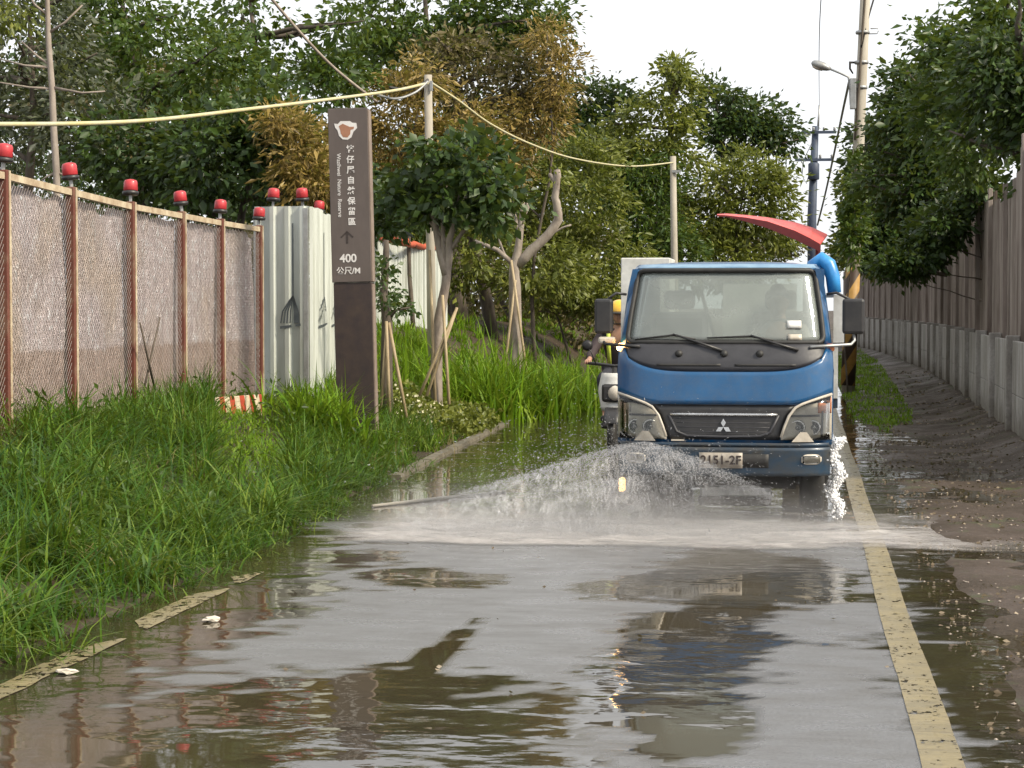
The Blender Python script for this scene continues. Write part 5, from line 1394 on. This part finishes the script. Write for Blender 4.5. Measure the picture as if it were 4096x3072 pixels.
tree('hanging_vine', 'leafy spray drooping over the wall in front of the sheets', 33.5, [(3690, 1010, 90, 110), (3600, 1060, 90, 60), (3790, 900, 110, 100), (3900, 760, 110, 110)], M_lf_dark, 0.12, 0.5, 1.0, 0.26, 42, tr=0.02, base=(wallx(33.5) + 0.55, 33.5), cat='plant')

# ------------------------------------------------------------------ sapling, pruned trunk, stakes
def skel_tree(name, label, Y, base_px, limbs, ells, leaf, L, wl, bark, dens=1.0, clump=0.3, per=30):
    b = atY(base_px, 1230, Y); g = gz(b.x, Y)
    root = thing(name, label, 'tree', (b.x, Y, g)); o_ = Vector((b.x, Y, g))
    for i, (pts, r0, r1) in enumerate(limbs):
        P = [atY(px, py, Y + (q[0] if q else 0)) - o_ for px, py, *q in pts]
        if i == 0: P = [Vector((0, 0, -0.15))] + P
        # densify with a wobble
        Q = []
        for a, b_ in zip(P, P[1:]):
            for t in (0, 0.5): Q.append(a.lerp(b_, t) + Vector((random.uniform(-.012, .012), random.uniform(-.012, .012), 0)))
        Q.append(P[-1]); nn = len(Q)
        MB().tube(Q, [r0 + (r1 - r0) * k / (nn - 1) + random.uniform(-0.004, 0.004) for k in range(nn)], 9).build('trunk' if i == 0 else 'limb', bark, root, fix=False)
    if ells:
        C, D, _ = crown_points([px_ell(e[0], e[1], e[2], e[3], Y + (e[4] if len(e) > 4 else 0)) for e in ells], dens, clump, per)
        Ls = L * RNG.uniform(0.6, 1.3, len(C))
        link('crown', leaf_mesh(name + '_crown', C - np.array(o_), D, Ls, Ls * wl, 0.06), leaf, root)
    return root
skel_tree('leafy_sapling', 'staked young tree with large dark leaves beside the sign', 26.0, 1745,
          [([(1750, 1350), (1770, 1200), (1790, 1080), (1800, 960), (1830, 850), (1850, 720)], 0.085, 0.03), ([(1785, 1100), (1755, 980), (1740, 880), (1722, 810)], 0.055, 0.04),
           ([(1800, 1000), (1850, 930), (1885, 885)], 0.03, 0.02), ([(1780, 1050), (1770, 900), (1772, 800), (1800, 650)], 0.035, 0.02), ([(1820, 880), (1930, 780), (1990, 700)], 0.03, 0.012), ([(1800, 980), (1690, 850), (1620, 800)], 0.025, 0.01)],
          [(1790, 590, 110, 80), (1930, 660, 120, 110), (2010, 760, 70, 90), (1700, 700, 130, 90), (1830, 790, 170, 100), (1960, 880, 90, 60), (1750, 860, 100, 60), (1600, 800, 90, 110, 0.6), (1560, 900, 70, 60, 0.6)], M_lf_dark, 0.15, 0.62, M_palebark, 0.6, 0.26, 22)
for pts in ([(1700, 1500), (1740, 1400), (1900, 1190)], [(1650, 1480), (1760, 1380), (1820, 1250)], [(1800, 1500), (1785, 1350), (1770, 1220)]): pass
def stakes(name, label, Y, sticks, group):
    for (a, b_, lab) in sticks:
        A = atY(*a, Y - 0.1); B = atY(*b_, Y - 0.15 - random.uniform(0, 0.08))
        A.z = min(A.z, gz(A.x, A.y) - 0.02)
        tag(MB().tube([A, (A + B) / 2, B], [0.022, 0.021, 0.019], 8).build(name, M_stake), lab, 'stake', group)
stakes('tree_stake', '', 26.0, [((1640, 1600), (1822, 1245), 'bamboo stake leaning right across the leafy sapling trunk'), ((1672, 1600), (1828, 1230), 'second bamboo stake lying close along the right-leaning one'),
                               ((1803, 1600), (1770, 1180), 'upright bamboo stake on the road side of the leafy sapling'), ((1745, 1600), (1718, 1000), 'thin weathered stake behind the leafy sapling trunk')], 'stakes round the leafy sapling')
skel_tree('staked_stub', 'short dark trunk stub right beside the brown sign', 24.0, 1548,
          [([(1545, 1290), (1535, 1180), (1540, 1060), (1545, 960)], 0.085, 0.03), ([(1545, 1280), (1590, 1240), (1640, 1230)], 0.02, 0.012)],
          [(1530, 1080, 30, 50), (1545, 1180, 35, 50), (1580, 1230, 40, 30)], M_lf_dark, 0.08, 0.6, M_bark, 0.7, 0.14, 8)
stakes('tree_stake', '', 23.9, [((1520, 1640), (1548, 1290), 'bamboo stake on the sign side of the trunk stub'), ((1640, 1640), (1555, 1290), 'bamboo stake splayed to the right of the trunk stub'), ((1560, 1640), (1545, 1285), 'dark upright stake in front of the trunk stub')], 'stakes round the trunk stub')
skel_tree('pruned_tree', 'heavily pruned pale tree with bare upturned limbs', 32.0, 2060,
          [([(2060, 1200), (2055, 1100), (2065, 1040), (2080, 960), (2085, 880), (2095, 800)], 0.12, 0.03), ([(2075, 1060), (2130, 1000), (2190, 940), (2235, 880), (2232, 830), (2222, 790), (2230, 730), (2228, 680)], 0.085, 0.055),
           ([(2230, 740), (2205, 702), (2195, 700)], 0.04, 0.03), ([(2080, 940), (2060, 880), (2045, 800), (2045, 745)], 0.04, 0.035), ([(2085, 900), (2110, 830), (2100, 780)], 0.035, 0.02),
           ([(2060, 1060), (1990, 1000), (1900, 965)], 0.045, 0.03), ([(2055, 1080), (2010, 1000), (1995, 945)], 0.02, 0.015), ([(2180, 955), (2250, 910), (2285, 900)], 0.02, 0.01)],
          [(2050, 760, 40, 60), (2230, 700, 40, 40), (2060, 870, 40, 60)], M_lf_olive, 0.1, 0.4, M_palebark, 0.45, 0.22, 10)
stakes('tree_stake', '', 32.0, [((2130, 1340), (2045, 1040), 'pale stake propping the pruned tree towards the road'), ((2000, 1340), (2062, 1120), 'pale stake propping the pruned tree on the fence side')], 'stakes round the pruned tree')

# ------------------------------------------------------------------ grass bank and plants
def bank_area(y0, y1, d0, d1, clear=None, pw=1.0):
    def fn(n):
        Y = RNG.uniform(0, 1, n) ** pw * (y1 - y0) + y0
        d = RNG.uniform(d0, d1, n)
        X = np.array([edge(y) for y in Y]) - d
        # blades spring from tufts, with thin spots between
        nt = max(8, n // 26); k = RNG.integers(0, nt, n); sp_ = RNG.uniform(0.03, 0.13, nt)
        X = X[:nt][k] + RNG.normal(0, 1, n) * sp_[k]; Y = Y[:nt][k] + RNG.normal(0, 1, n) * sp_[k]
        keep = np.array([nz(x, y, 1.6, 4.0) > -0.32 for x, y in zip(X, Y)])
        keep &= ~((Y > 15.2) & (Y < 23) & (X / Y > -0.30) & (X / Y < -0.262) & (X < -4.3))      # trodden gap before the striped board
        return X[keep], Y[keep]
    return fn
def grass(name, parts, mat, label):
    Vs, Fs, o = [], [], 0
    for P in parts:
        v, f = blades(*P[0], **P[1]); Vs.append(v); Fs.append(f + o); o += len(v)
    return tag(link(name, np_mesh(name, np.concatenate(Vs), np.concatenate(Fs)), mat), label, 'grass', kind='stuff')
grass('tall_grass', [((22000, bank_area(7.0, 17.0, 0.1, 2.7), 0.3, 0.85, 0.010, 0.024, 0.9), {}), ((10000, bank_area(16.0, 24.0, 0.2, 2.3), 0.3, 0.75, 0.010, 0.022, 0.75), {}), ((6000, bank_area(7.0, 22.0, -0.06, 0.5), 0.25, 0.6, 0.008, 0.016, 0.9), {}),
      ((2500, bank_area(17.0, 24.0, 1.2, 2.4), 0.4, 0.75, 0.012, 0.022, 0.35), {})], M_grass, 'lush tall green grass covering the bank below the fence')
grass('bank_grass', [((9000, bank_area(21.0, 34.0, 0.1, 2.4), 0.14, 0.42, 0.012, 0.024, 0.6), {}), ((7000, bank_area(33.0, 60.0, 0.1, 4.0), 0.2, 0.5, 0.02, 0.04, 0.6), {}), ((5000, bank_area(7.0, 24.0, 0.3, 2.6), 0.25, 0.5, 0.008, 0.018, 0.9), {}),
      ((5000, bank_area(24.0, 34.0, 1.2, 4.0), 0.3, 0.7, 0.014, 0.026, 0.5), {})], M_grass2, 'shorter yellow-green grass on the far part of the bank')
grass('dry_straw', [((1500, bank_area(7.0, 24.0, 0.0, 2.6), 0.2, 0.65, 0.006, 0.012, 0.9), {}), ((900, bank_area(24.0, 40.0, 0.0, 2.6), 0.2, 0.5, 0.01, 0.018, 0.9), {})], M_straw, 'scattered dry straw stalks among the green blades')
def gap_area(n):
    Y = RNG.uniform(15.0, 23.2, n); X = Y * RNG.uniform(-0.305, -0.257, n); k = X < -4.2
    return X[k], Y[k]
grass('low_grass', [((3600, gap_area, 0.14, 0.34, 0.010, 0.02, 0.75), {})], M_grass2, 'low flattened grass before the striped board')
def verge(n):
    Y = RNG.uniform(27.5, 75, n); t = RNG.uniform(0, 1, n)
    lo = np.array([0.72 for y in Y]); hi = np.array([interp(y, [(27, 1.5), (32, 1.75), (45, 2.0), (60, 2.3), (75, 2.2)]) for y in Y])
    keep = (Y > 28.2 + 0.8 * np.sin(t * 9))
    return (lo + (hi - lo) * t)[keep], Y[keep]
grass('verge_grass', [((14000, verge, 0.08, 0.2, 0.012, 0.03, 0.55), {})], M_grass2, 'short mown grass strip between the lane and the boundary wall')
# cane-like grass clump by the pruned tree
def clump_area(px, Y, rx, ry_):
    c = atY(px, 1230, Y)
    def fn(n): return c.x + RNG.normal(0, rx, n), Y + RNG.normal(0, ry_, n)
    return fn
for px, Y, h, n, lab in ((1930, 29.0, 1.45, 900, 'tall arching cane grass clump in front of the pruned tree'), (2080, 30.0, 1.35, 900, 'bright cane grass clump under the pruned tree limb'), (2230, 32.0, 1.1, 800, 'lower cane grass clump next to the lane edge'),
                         (2330, 35.0, 0.95, 700, 'farthest cane grass clump before the bramble bank'), (1290, 20.6, 0.95, 500, 'bushy grass tuft at the foot of the brown sign')):
    v, f = blades(n, clump_area(px, Y, 0.36 if px > 1500 else 0.2, 0.45 if px > 1500 else 0.2), h * 0.7, h * 1.35, 0.022, 0.042, lean=0.6, seg=6)
    c = atY(px, 1230, Y)
    tag(link('cane_grass', np_mesh('cane_grass', v - np.array([c.x, Y, 0]), f), M_grass2), lab, 'plant').location = (c.x, Y, 0)
# broad-leaved weeds and pale flowers under the stakes
def weeds(name, label, pxs, Y, n, L, mat, hz, wl=0.6, kind='stuff', cat='weeds'):
    c = []
    X = RNG.uniform(atY(pxs[0], 1230, Y).x, atY(pxs[1], 1230, Y).x, n); YY = RNG.uniform(Y - 1.0, Y + 1.6, n)
    Z = np.array([gz(a, b_) for a, b_ in zip(X, YY)]) + RNG.uniform(0.02, hz, n)
    C = np.stack([X, YY, Z], 1); D = RNG.normal(size=(n, 3)) + np.array([0, 0, 0.3])
    Ls = L * RNG.uniform(0.6, 1.4, n)
    return tag(link(name, leaf_mesh(name, C, D, Ls, Ls * wl), mat), label, cat, kind=kind)
weeds('weeds', 'low broad-leaved weeds under the stakes by the sign', (1510, 1930), 25.5, 2600, 0.085, M_lf_olive, 0.34)
weeds('flowers', 'tiny pale flowers scattered in the weeds by the sign', (1500, 1760), 24.8, 420, 0.035, M_flower, 0.36, 0.9, cat='flowers')
n = 2600; Yw = RNG.uniform(8.5, 22, n); dw_ = RNG.uniform(0.1, 2.2, n); Xw = np.array([edge(y) for y in Yw]) - dw_
kk = np.array([nz(a, b_, 1.3, 21.0) > 0.12 for a, b_ in zip(Xw, Yw)]); Xw, Yw = Xw[kk], Yw[kk]
Cw = np.stack([Xw, Yw, np.array([gz(a, b_) for a, b_ in zip(Xw, Yw)]) + RNG.uniform(0.05, 0.42, len(Xw))], 1)
Lw = 0.06 * RNG.uniform(0.6, 1.5, len(Xw))
tag(link('bank_weeds', leaf_mesh('bank_weeds', Cw, RNG.normal(size=(len(Xw), 3)) + np.array([0, 0, 0.2]), Lw, Lw * 0.42), M_lf_mid), 'patches of small leafed weeds mixed into the tall grass', 'weeds', kind='stuff')

# ------------------------------------------------------------------ litter and gravel on the muddy right side
def scatter(n, x0, x1, y0, y1, L, mat, name, label, wl=0.6, cat='litter', pw=1.0):
    Y = y0 + (y1 - y0) * RNG.uniform(0, 1, n) ** pw; X = RNG.uniform(x0, x1, n)
    keep = np.array([nz(a, b_, 1.3, 6.0) > -0.1 for a, b_ in zip(X, Y)]); X, Y = X[keep], Y[keep]; n = len(X)
    Z = np.array([max(gz(a, b_), 0.0) if a > 0.72 else 0.003 for a, b_ in zip(X, Y)]) + 0.006
    C = np.stack([X, Y, Z], 1); D = RNG.normal(size=(n, 3)) * np.array([1, 1, 0.12]); Ls = L * RNG.uniform(0.5, 1.6, n)
    return tag(link(name, leaf_mesh(name, C, D, Ls, Ls * wl, 0.08), mat), label, cat, kind='stuff')
scatter(5200, 0.72, 2.6, 7, 30, 0.026, M_litter, 'leaf_litter', 'fallen leaves and scraps strewn over the muddy verge')
scatter(1600, 1.2, 3.0, 26, 50, 0.05, M_litter, 'dead_leaves', 'dead leaves drifted along the foot of the boundary wall')
scatter(60, -3.3, 0.45, 7.5, 14.5, 0.02, M_litter, 'floating_litter', 'few bits of leaf litter floating on the flooded lane')
# pebbles
bmv = []; Fv = []
n = 700
Xp = RNG.uniform(0.75, 2.6, n); Yp = 7 + 20 * RNG.uniform(0, 1, n) ** 1.3
mb = MB()
for x, y in zip(Xp, Yp):
    r = random.uniform(0.004, 0.014) * (1.6 if random.random() < 0.06 else 1); z = max(gz(x, y), -0.005) + r * 0.25
    vs = [(x + r * random.uniform(.7, 1.3) * a, y + r * random.uniform(.7, 1.3) * b_, z + r * 0.6 * random.uniform(.7, 1.2) * c_) for a, b_, c_ in ((1, 0, 0), (0, 1, 0), (-1, 0, 0), (0, -1, 0), (0, 0, 1), (0, 0, -1))]
    mb.add(vs, [(0, 1, 4), (1, 2, 4), (2, 3, 4), (3, 0, 4), (1, 0, 5), (2, 1, 5), (3, 2, 5), (0, 3, 5)])
tag(mb.build('gravel', M_palebark, fix=False), 'small pale stones in the mud beside the yellow line', 'gravel', kind='stuff')
for (px, py, s, lab) in ((845, 2487, 0.05, 'crumpled pale litter lying in the water near the grass bank'), (265, 2697, 0.045, 'flat pale scrap floating by the left yellow line')):
    q = atZ(px, py, 0.0); bm = bmesh.new(); bmesh.ops.create_icosphere(bm, subdivisions=2, radius=1)
    for v in bm.verts: v.co = v.co * (0.75 + 0.6 * noise.noise(v.co * 2.2 + Vector((px, 0, 0)))); v.co.z *= 0.45
    o = MB().bm(bm, Matrix.Scale(s, 4)).build('litter_scrap', M_paper); o.location = (q.x, q.y, 0.012); o.scale = (1.3, 0.9, 0.9); tag(o, lab, 'litter')
q0 = atZ(1490, 2030, 0.0); q1 = atZ(2020, 1972, 0.0)
tag(MB().tube([q0 + Vector((0, 0, .012)), (q0 + q1) / 2 + Vector((0, 0, .016)), q1 + Vector((0, 0, .012))], [0.014, 0.015, 0.012], 8).build('pale_rod', M_polew), 'long pale rod lying in the splash by the grass', 'rod')

# ------------------------------------------------------------------ splash: foam, droplets, mist
nx, ny = 150, 90
def foam_z(x, y):
    fr0 = 13.75 + 0.12 * nz(x, 0, 1.2) + 0.10 * (x > 0.2)
    rg = math.exp(-((y - fr0 - 0.12) / 0.09) ** 2) * (0.6 + 0.8 * nz(x, y, 4.0, 1.0))
    ch = max(0, nz(x, y, 5.0, 2.0)) * smooth((y - fr0) / 0.3)
    return 0.007 + smooth((1.5 - x) / 0.8) * (0.035 * max(0, rg) + 0.035 * ch)
x0, x1, y0, y1 = -3.5, 1.9, 12.9, 16.2
me = MB().grid(lambda u, t, sd: (x0 + (x1 - x0) * u, y0 + (y1 - y0) * t, foam_z(x0 + (x1 - x0) * u, y0 + (y1 - y0) * t)), nx, ny).mesh('foam')
at2 = me.attributes.new('cover', 'FLOAT', 'POINT')
vals = []
for v in me.vertices:
    x, y = v.co.x, v.co.y
    fr0 = 13.75 + 0.12 * nz(x, 0, 1.2) + 0.10 * (x > 0.2)
    c = smooth((y - fr0) / 0.25) * (1 - 0.75 * smooth((y - 14.9) / 0.9))
    c *= smooth((x + 3.45) / 0.5) * (1 - smooth((x - 0.55) / 1.2) * 0.9)
    if y < fr0 + 0.25: c = max(c, 0.9 * smooth((y - fr0 + 0.05) / 0.1) * smooth((fr0 + 0.2 - y) / 0.1) * smooth((x + 3.4) / 0.4) * (1 - smooth((x - 0.8) / 0.8)))
    vals.append(c * 0.8)
at2.data.foreach_set('value', vals)
tag(link('foam', me, M_foam), 'pale foamy wash spreading over the lane ahead of the truck', 'foam', kind='stuff')

def droplets(P, Vd, r, stretch):
    n = len(P); Vd = Vd / (np.linalg.norm(Vd, axis=1, keepdims=True) + 1e-9)
    A = RNG.normal(size=(n, 3)); S1 = np.cross(Vd, A); S1 /= np.linalg.norm(S1, axis=1, keepdims=True); S2 = np.cross(Vd, S1)
    r = r[:, None]; st_ = stretch[:, None]
    V = np.stack([P + Vd * r * st_, P + S1 * r, P + S2 * r, P - S1 * r, P - S2 * r, P - Vd * r * st_], 1)
    F = np.array([[0, 1, 2], [0, 2, 3], [0, 3, 4], [0, 4, 1], [5, 2, 1], [5, 3, 2], [5, 4, 3], [5, 1, 4]], np.int32)[None] + (np.arange(n, dtype=np.int32) * 6)[:, None, None]
    return V.reshape(-1, 3), F.reshape(-1, 3)
# ballistic fans thrown up by the front wheels: ejection points, speeds, flight times
def fan(n, ox, oy, vx, vy, vz, sx, sy, sz, tmax, jit=0.05, pw=0.8):
    vx_ = RNG.normal(vx, sx, n); vy_ = RNG.normal(vy, sy, n); vz_ = np.abs(RNG.normal(vz, sz, n))
    T = np.minimum(tmax, 2 * vz_ / 9.8) * RNG.uniform(0.02, 1, n) ** pw
    P = np.stack([ox + RNG.normal(0, jit, n) + vx_ * T, oy + RNG.normal(0, jit, n) + vy_ * T, 0.02 + vz_ * T - 4.9 * T * T], 1)
    Vv = np.stack([vx_, vy_, vz_ - 9.8 * T], 1)
    k = (P[:, 2] > 0.005) & (P[:, 1] < 15.36); return P[k], Vv[k]
PP, VV, RR, SS = [], [], [], []
def addfan(r0, r1, s0, s1, *a, **k):
    P, V = fan(*a, **k); PP.append(P); VV.append(V); RR.append(RNG.uniform(r0, r1, len(P)) ** 1.0); SS.append(RNG.uniform(s0, s1, len(P)))
addfan(0.0008, 0.0026, 1.2, 5.0, 9000, -1.15, 15.0, -0.7, -0.7, 3.0, 0.8, 0.4, 0.5, 0.7)
addfan(0.0008, 0.0026, 1.2, 5.0, 9000, -1.15, 15.05, -2.6, -0.6, 2.3, 1.0, 0.4, 0.6, 0.7)
addfan(0.0008, 0.0028, 1.5, 6.0, 2400, -1.0, 15.1, 1.0, -0.5, 2.2, 0.8, 0.35, 0.7, 0.7)
addfan(0.0010, 0.0035, 1.2, 4.0, 300, 0.05, 15.1, 0.6, -0.4, 1.3, 0.8, 0.4, 0.5, 0.5)
addfan(0.0008, 0.0022, 1.0, 3.0, 12000, -1.3, 14.7, -1.6, -0.3, 0.8, 1.6, 0.4, 0.4, 0.4, jit=0.3)
addfan(0.0008, 0.0022, 1.0, 3.0, 6000, -0.3, 14.7, 0.0, -0.2, 0.6, 1.0, 0.3, 0.3, 0.3, jit=0.4)
addfan(0.0012, 0.0048, 1.2, 4.0, 500, -1.15, 15.0, -1.2, -0.8, 2.8, 1.4, 0.5, 0.7, 0.7)
v, f = droplets(np.concatenate(PP), np.concatenate(VV), np.concatenate(RR), np.concatenate(SS))
tag(link('spray', np_mesh('spray', v, f), M_spray), 'fan of spray drops thrown up in front of the truck', 'splash', kind='stuff')
# torn sheets of water at the crest of the fan
mb = MB(); 
def crest(px, py, dy=0.0): return atY(px, py, 15.0 + dy)
C1 = [crest(1850, 1965, -.5), crest(2080, 1900, -.4), crest(2280, 1835, -.3), crest(2450, 1785, -.2), crest(2560, 1768, -.1), crest(2680, 1785, 0), crest(2800, 1838, 0.0), crest(2960, 1910, 0.0), crest(3120, 1990, 0.0)]
pts = []
for a, b_ in zip(C1, C1[1:]):
    for t in np.linspace(0, 1, 12)[:-1]: pts.append(a.lerp(b_, float(t)))
PPx, VVx = [], []
n = 9000
ii = RNG.integers(0, len(pts) - 1, n)
Pc = np.array([pts[i] for i in ii]); Tn = np.array([pts[i + 1] - pts[i] for i in ii])
depth = np.abs(RNG.normal(0, 1, n)) * (0.05 + 0.07 * np.exp(-((ii - 48) / 22.0) ** 2))
Pc = Pc + np.stack([RNG.normal(0, 0.03, n), RNG.normal(0, 0.07, n), -depth], 1)
Pc = Pc[Pc[:, 1] < 15.36]; Tn = Tn[:len(Pc)]
v, f = droplets(Pc, Tn + RNG.normal(0, 0.012, (len(Pc), 3)), RNG.uniform(0.0008, 0.0026, len(Pc)), RNG.uniform(1.5, 5, len(Pc)))
tag(link('spray_crest', np_mesh('spray_crest', v, f), M_spray), 'denser bright crest of spray arching before the left headlight', 'splash', kind='stuff')
# thin torn sheets of water between the lane and the crest
def sheet(name, label, crest_pts, foot_pts, dy_mid, cov):
    ns, nt = 80, 24; vs, fl_, cv = [], [], []
    def along(pts, t):
        t = t * (len(pts) - 1); i = min(int(t), len(pts) - 2); return pts[i].lerp(pts[i + 1], t - i)
    for j in range(nt + 1):
        for i in range(ns + 1):
            s, t = i / ns, j / nt
            a = along(foot_pts, s); b_ = along(crest_pts, s)
            q = a.lerp(b_, t); q.z = a.z + (b_.z - a.z) * (1 - (1 - t) ** 1.7)
            q.y += dy_mid * math.sin(math.pi * t) + 0.05 * nz(s * 9, t * 4, 1.0, 3.0); q.x += 0.04 * nz(s * 7, t * 5, 1.0, 8.0); q.z += 0.025 * nz(s * 16, 2.0, 1.0, 5.0) * t
            q.y = min(q.y, 15.35); vs.append(q); fl_ += [s * 4.0, t, 0.0]
            cv.append(cov * smooth(s / 0.15) * smooth((1 - s) / 0.3) * (0.55 + 0.45 * t) * smooth((1.02 - t) / 0.10) * smooth(t / 0.1 + 0.3))
    W = ns + 1
    mb = MB(); mb.add(vs, [(j * W + i, j * W + i + 1, (j + 1) * W + i + 1, (j + 1) * W + i) for j in range(nt) for i in range(ns)], True)
    me = mb.mesh(name)
    at3 = me.attributes.new('flow', 'FLOAT_VECTOR', 'POINT'); at3.data.foreach_set('vector', fl_)
    at4 = me.attributes.new('cover', 'FLOAT', 'POINT'); at4.data.foreach_set('value', cv)
    return tag(link(name, me, M_sheet), label, 'splash', kind='stuff')
sheet('water_sheet', 'torn translucent sheet of water fanning out from the truck wheel', [crest(1750, 1985, -.6), crest(2080, 1900, -.4), crest(2300, 1830, -.25), crest(2460, 1782, -.1), crest(2570, 1765, -.05), crest(2690, 1790, 0), crest(2820, 1850, 0.0), crest(3000, 1940, 0.0)],
      [Vector((-2.6, 14.0, 0.01)), Vector((-2.1, 14.3, 0.01)), Vector((-1.6, 14.5, 0.01)), Vector((-1.3, 14.75, 0.01)), Vector((-1.1, 14.85, 0.01)), Vector((-0.9, 14.9, 0.01)), Vector((-0.6, 14.9, 0.01)), Vector((-0.2, 14.9, 0.01))], -0.12, 0.8)
sheet('water_sheet', 'lower outer sheet of water sweeping towards the grass bank', [crest(1480, 2035, -.9), crest(1800, 2000, -.8), crest(2100, 1960, -.7), crest(2350, 1925, -.6), crest(2550, 1900, -.5), crest(2700, 1930, -.4)],
      [Vector((-2.9, 13.7, 0.01)), Vector((-2.5, 13.8, 0.01)), Vector((-2.0, 13.9, 0.01)), Vector((-1.6, 14.1, 0.01)), Vector((-1.2, 14.2, 0.01)), Vector((-0.9, 14.3, 0.01))], -0.1, 0.55)
# white water off the wall-side wheel
P = []; n = 2600
tt_ = RNG.uniform(0, 1, n)
base = np.array([0.26, 15.7, 0.0])
P = np.stack([0.275 + 0.035 * np.sin(tt_ * 14) + RNG.normal(0, 0.022, n), 15.75 + RNG.normal(0, 0.08, n), 0.02 + 0.62 * tt_], 1)
v, f = droplets(P, RNG.normal(size=(n, 3)) + np.array([0, 0, 1.0]), RNG.uniform(0.003, 0.013, n), RNG.uniform(0.8, 2.2, n))
tag(link('wheel_wash', np_mesh('wheel_wash', v, f), M_whitewater), 'white column of water kicked up off the wall-side wheel', 'splash', kind='stuff')
# fine mist low in front of the bumper
mb = MB(); mb.box(-3.3, 0.9, 13.2, 15.33, 0.012, 0.62)
mm = NT('spray_mist'); mm.n.remove(mm.b)
pv = mm.add('ShaderNodeVolumePrincipled'); pv.inputs['Color'].default_value = (0.95, 0.93, 0.92, 1); pv.inputs['Anisotropy'].default_value = 0.2
v = mm.coord('Object'); sx = mm.add('ShaderNodeSeparateXYZ'); mm.l(v, sx.inputs[0])
nn = mm.noise(mm.coord('Object', (1.0, 1.0, 1.6)), 2.6, 4, 0.6)
hz = mm.math('POWER', mm.math('SUBTRACT', 1.0, mm.math('DIVIDE', sx.outputs[2], 0.62)), 3.5)
lx = mm.ramp(mm.math('DIVIDE', mm.math('ADD', sx.outputs[0], 3.3), 4.2), [(0.0, 0.0), (0.18, 1.0), (0.62, 1.0), (1.0, 0.0)])
ly = mm.ramp(mm.math('DIVIDE', mm.math('SUBTRACT', sx.outputs[1], 13.2), 2.13), [(0.0, 0.0), (0.4, 1.0), (1.0, 1.0)])
dn = mm.math('MULTIPLY', mm.math('MULTIPLY', mm.math('MULTIPLY', hz, lx), ly), mm.ramp(nn, [(0.35, 0.3), (0.7, 1.0)]))
mm.l(mm.math('MULTIPLY', dn, 1.5), pv.inputs['Density']); mm.l(pv.outputs[0], mm.out.inputs['Volume'])
tag(mb.build('mist', mm.m), 'thin white mist of spray hanging low before the bumper', 'mist', kind='stuff')
sc.cycles.volume_step_rate = 1.0
sc.cycles.volume_max_steps = 128
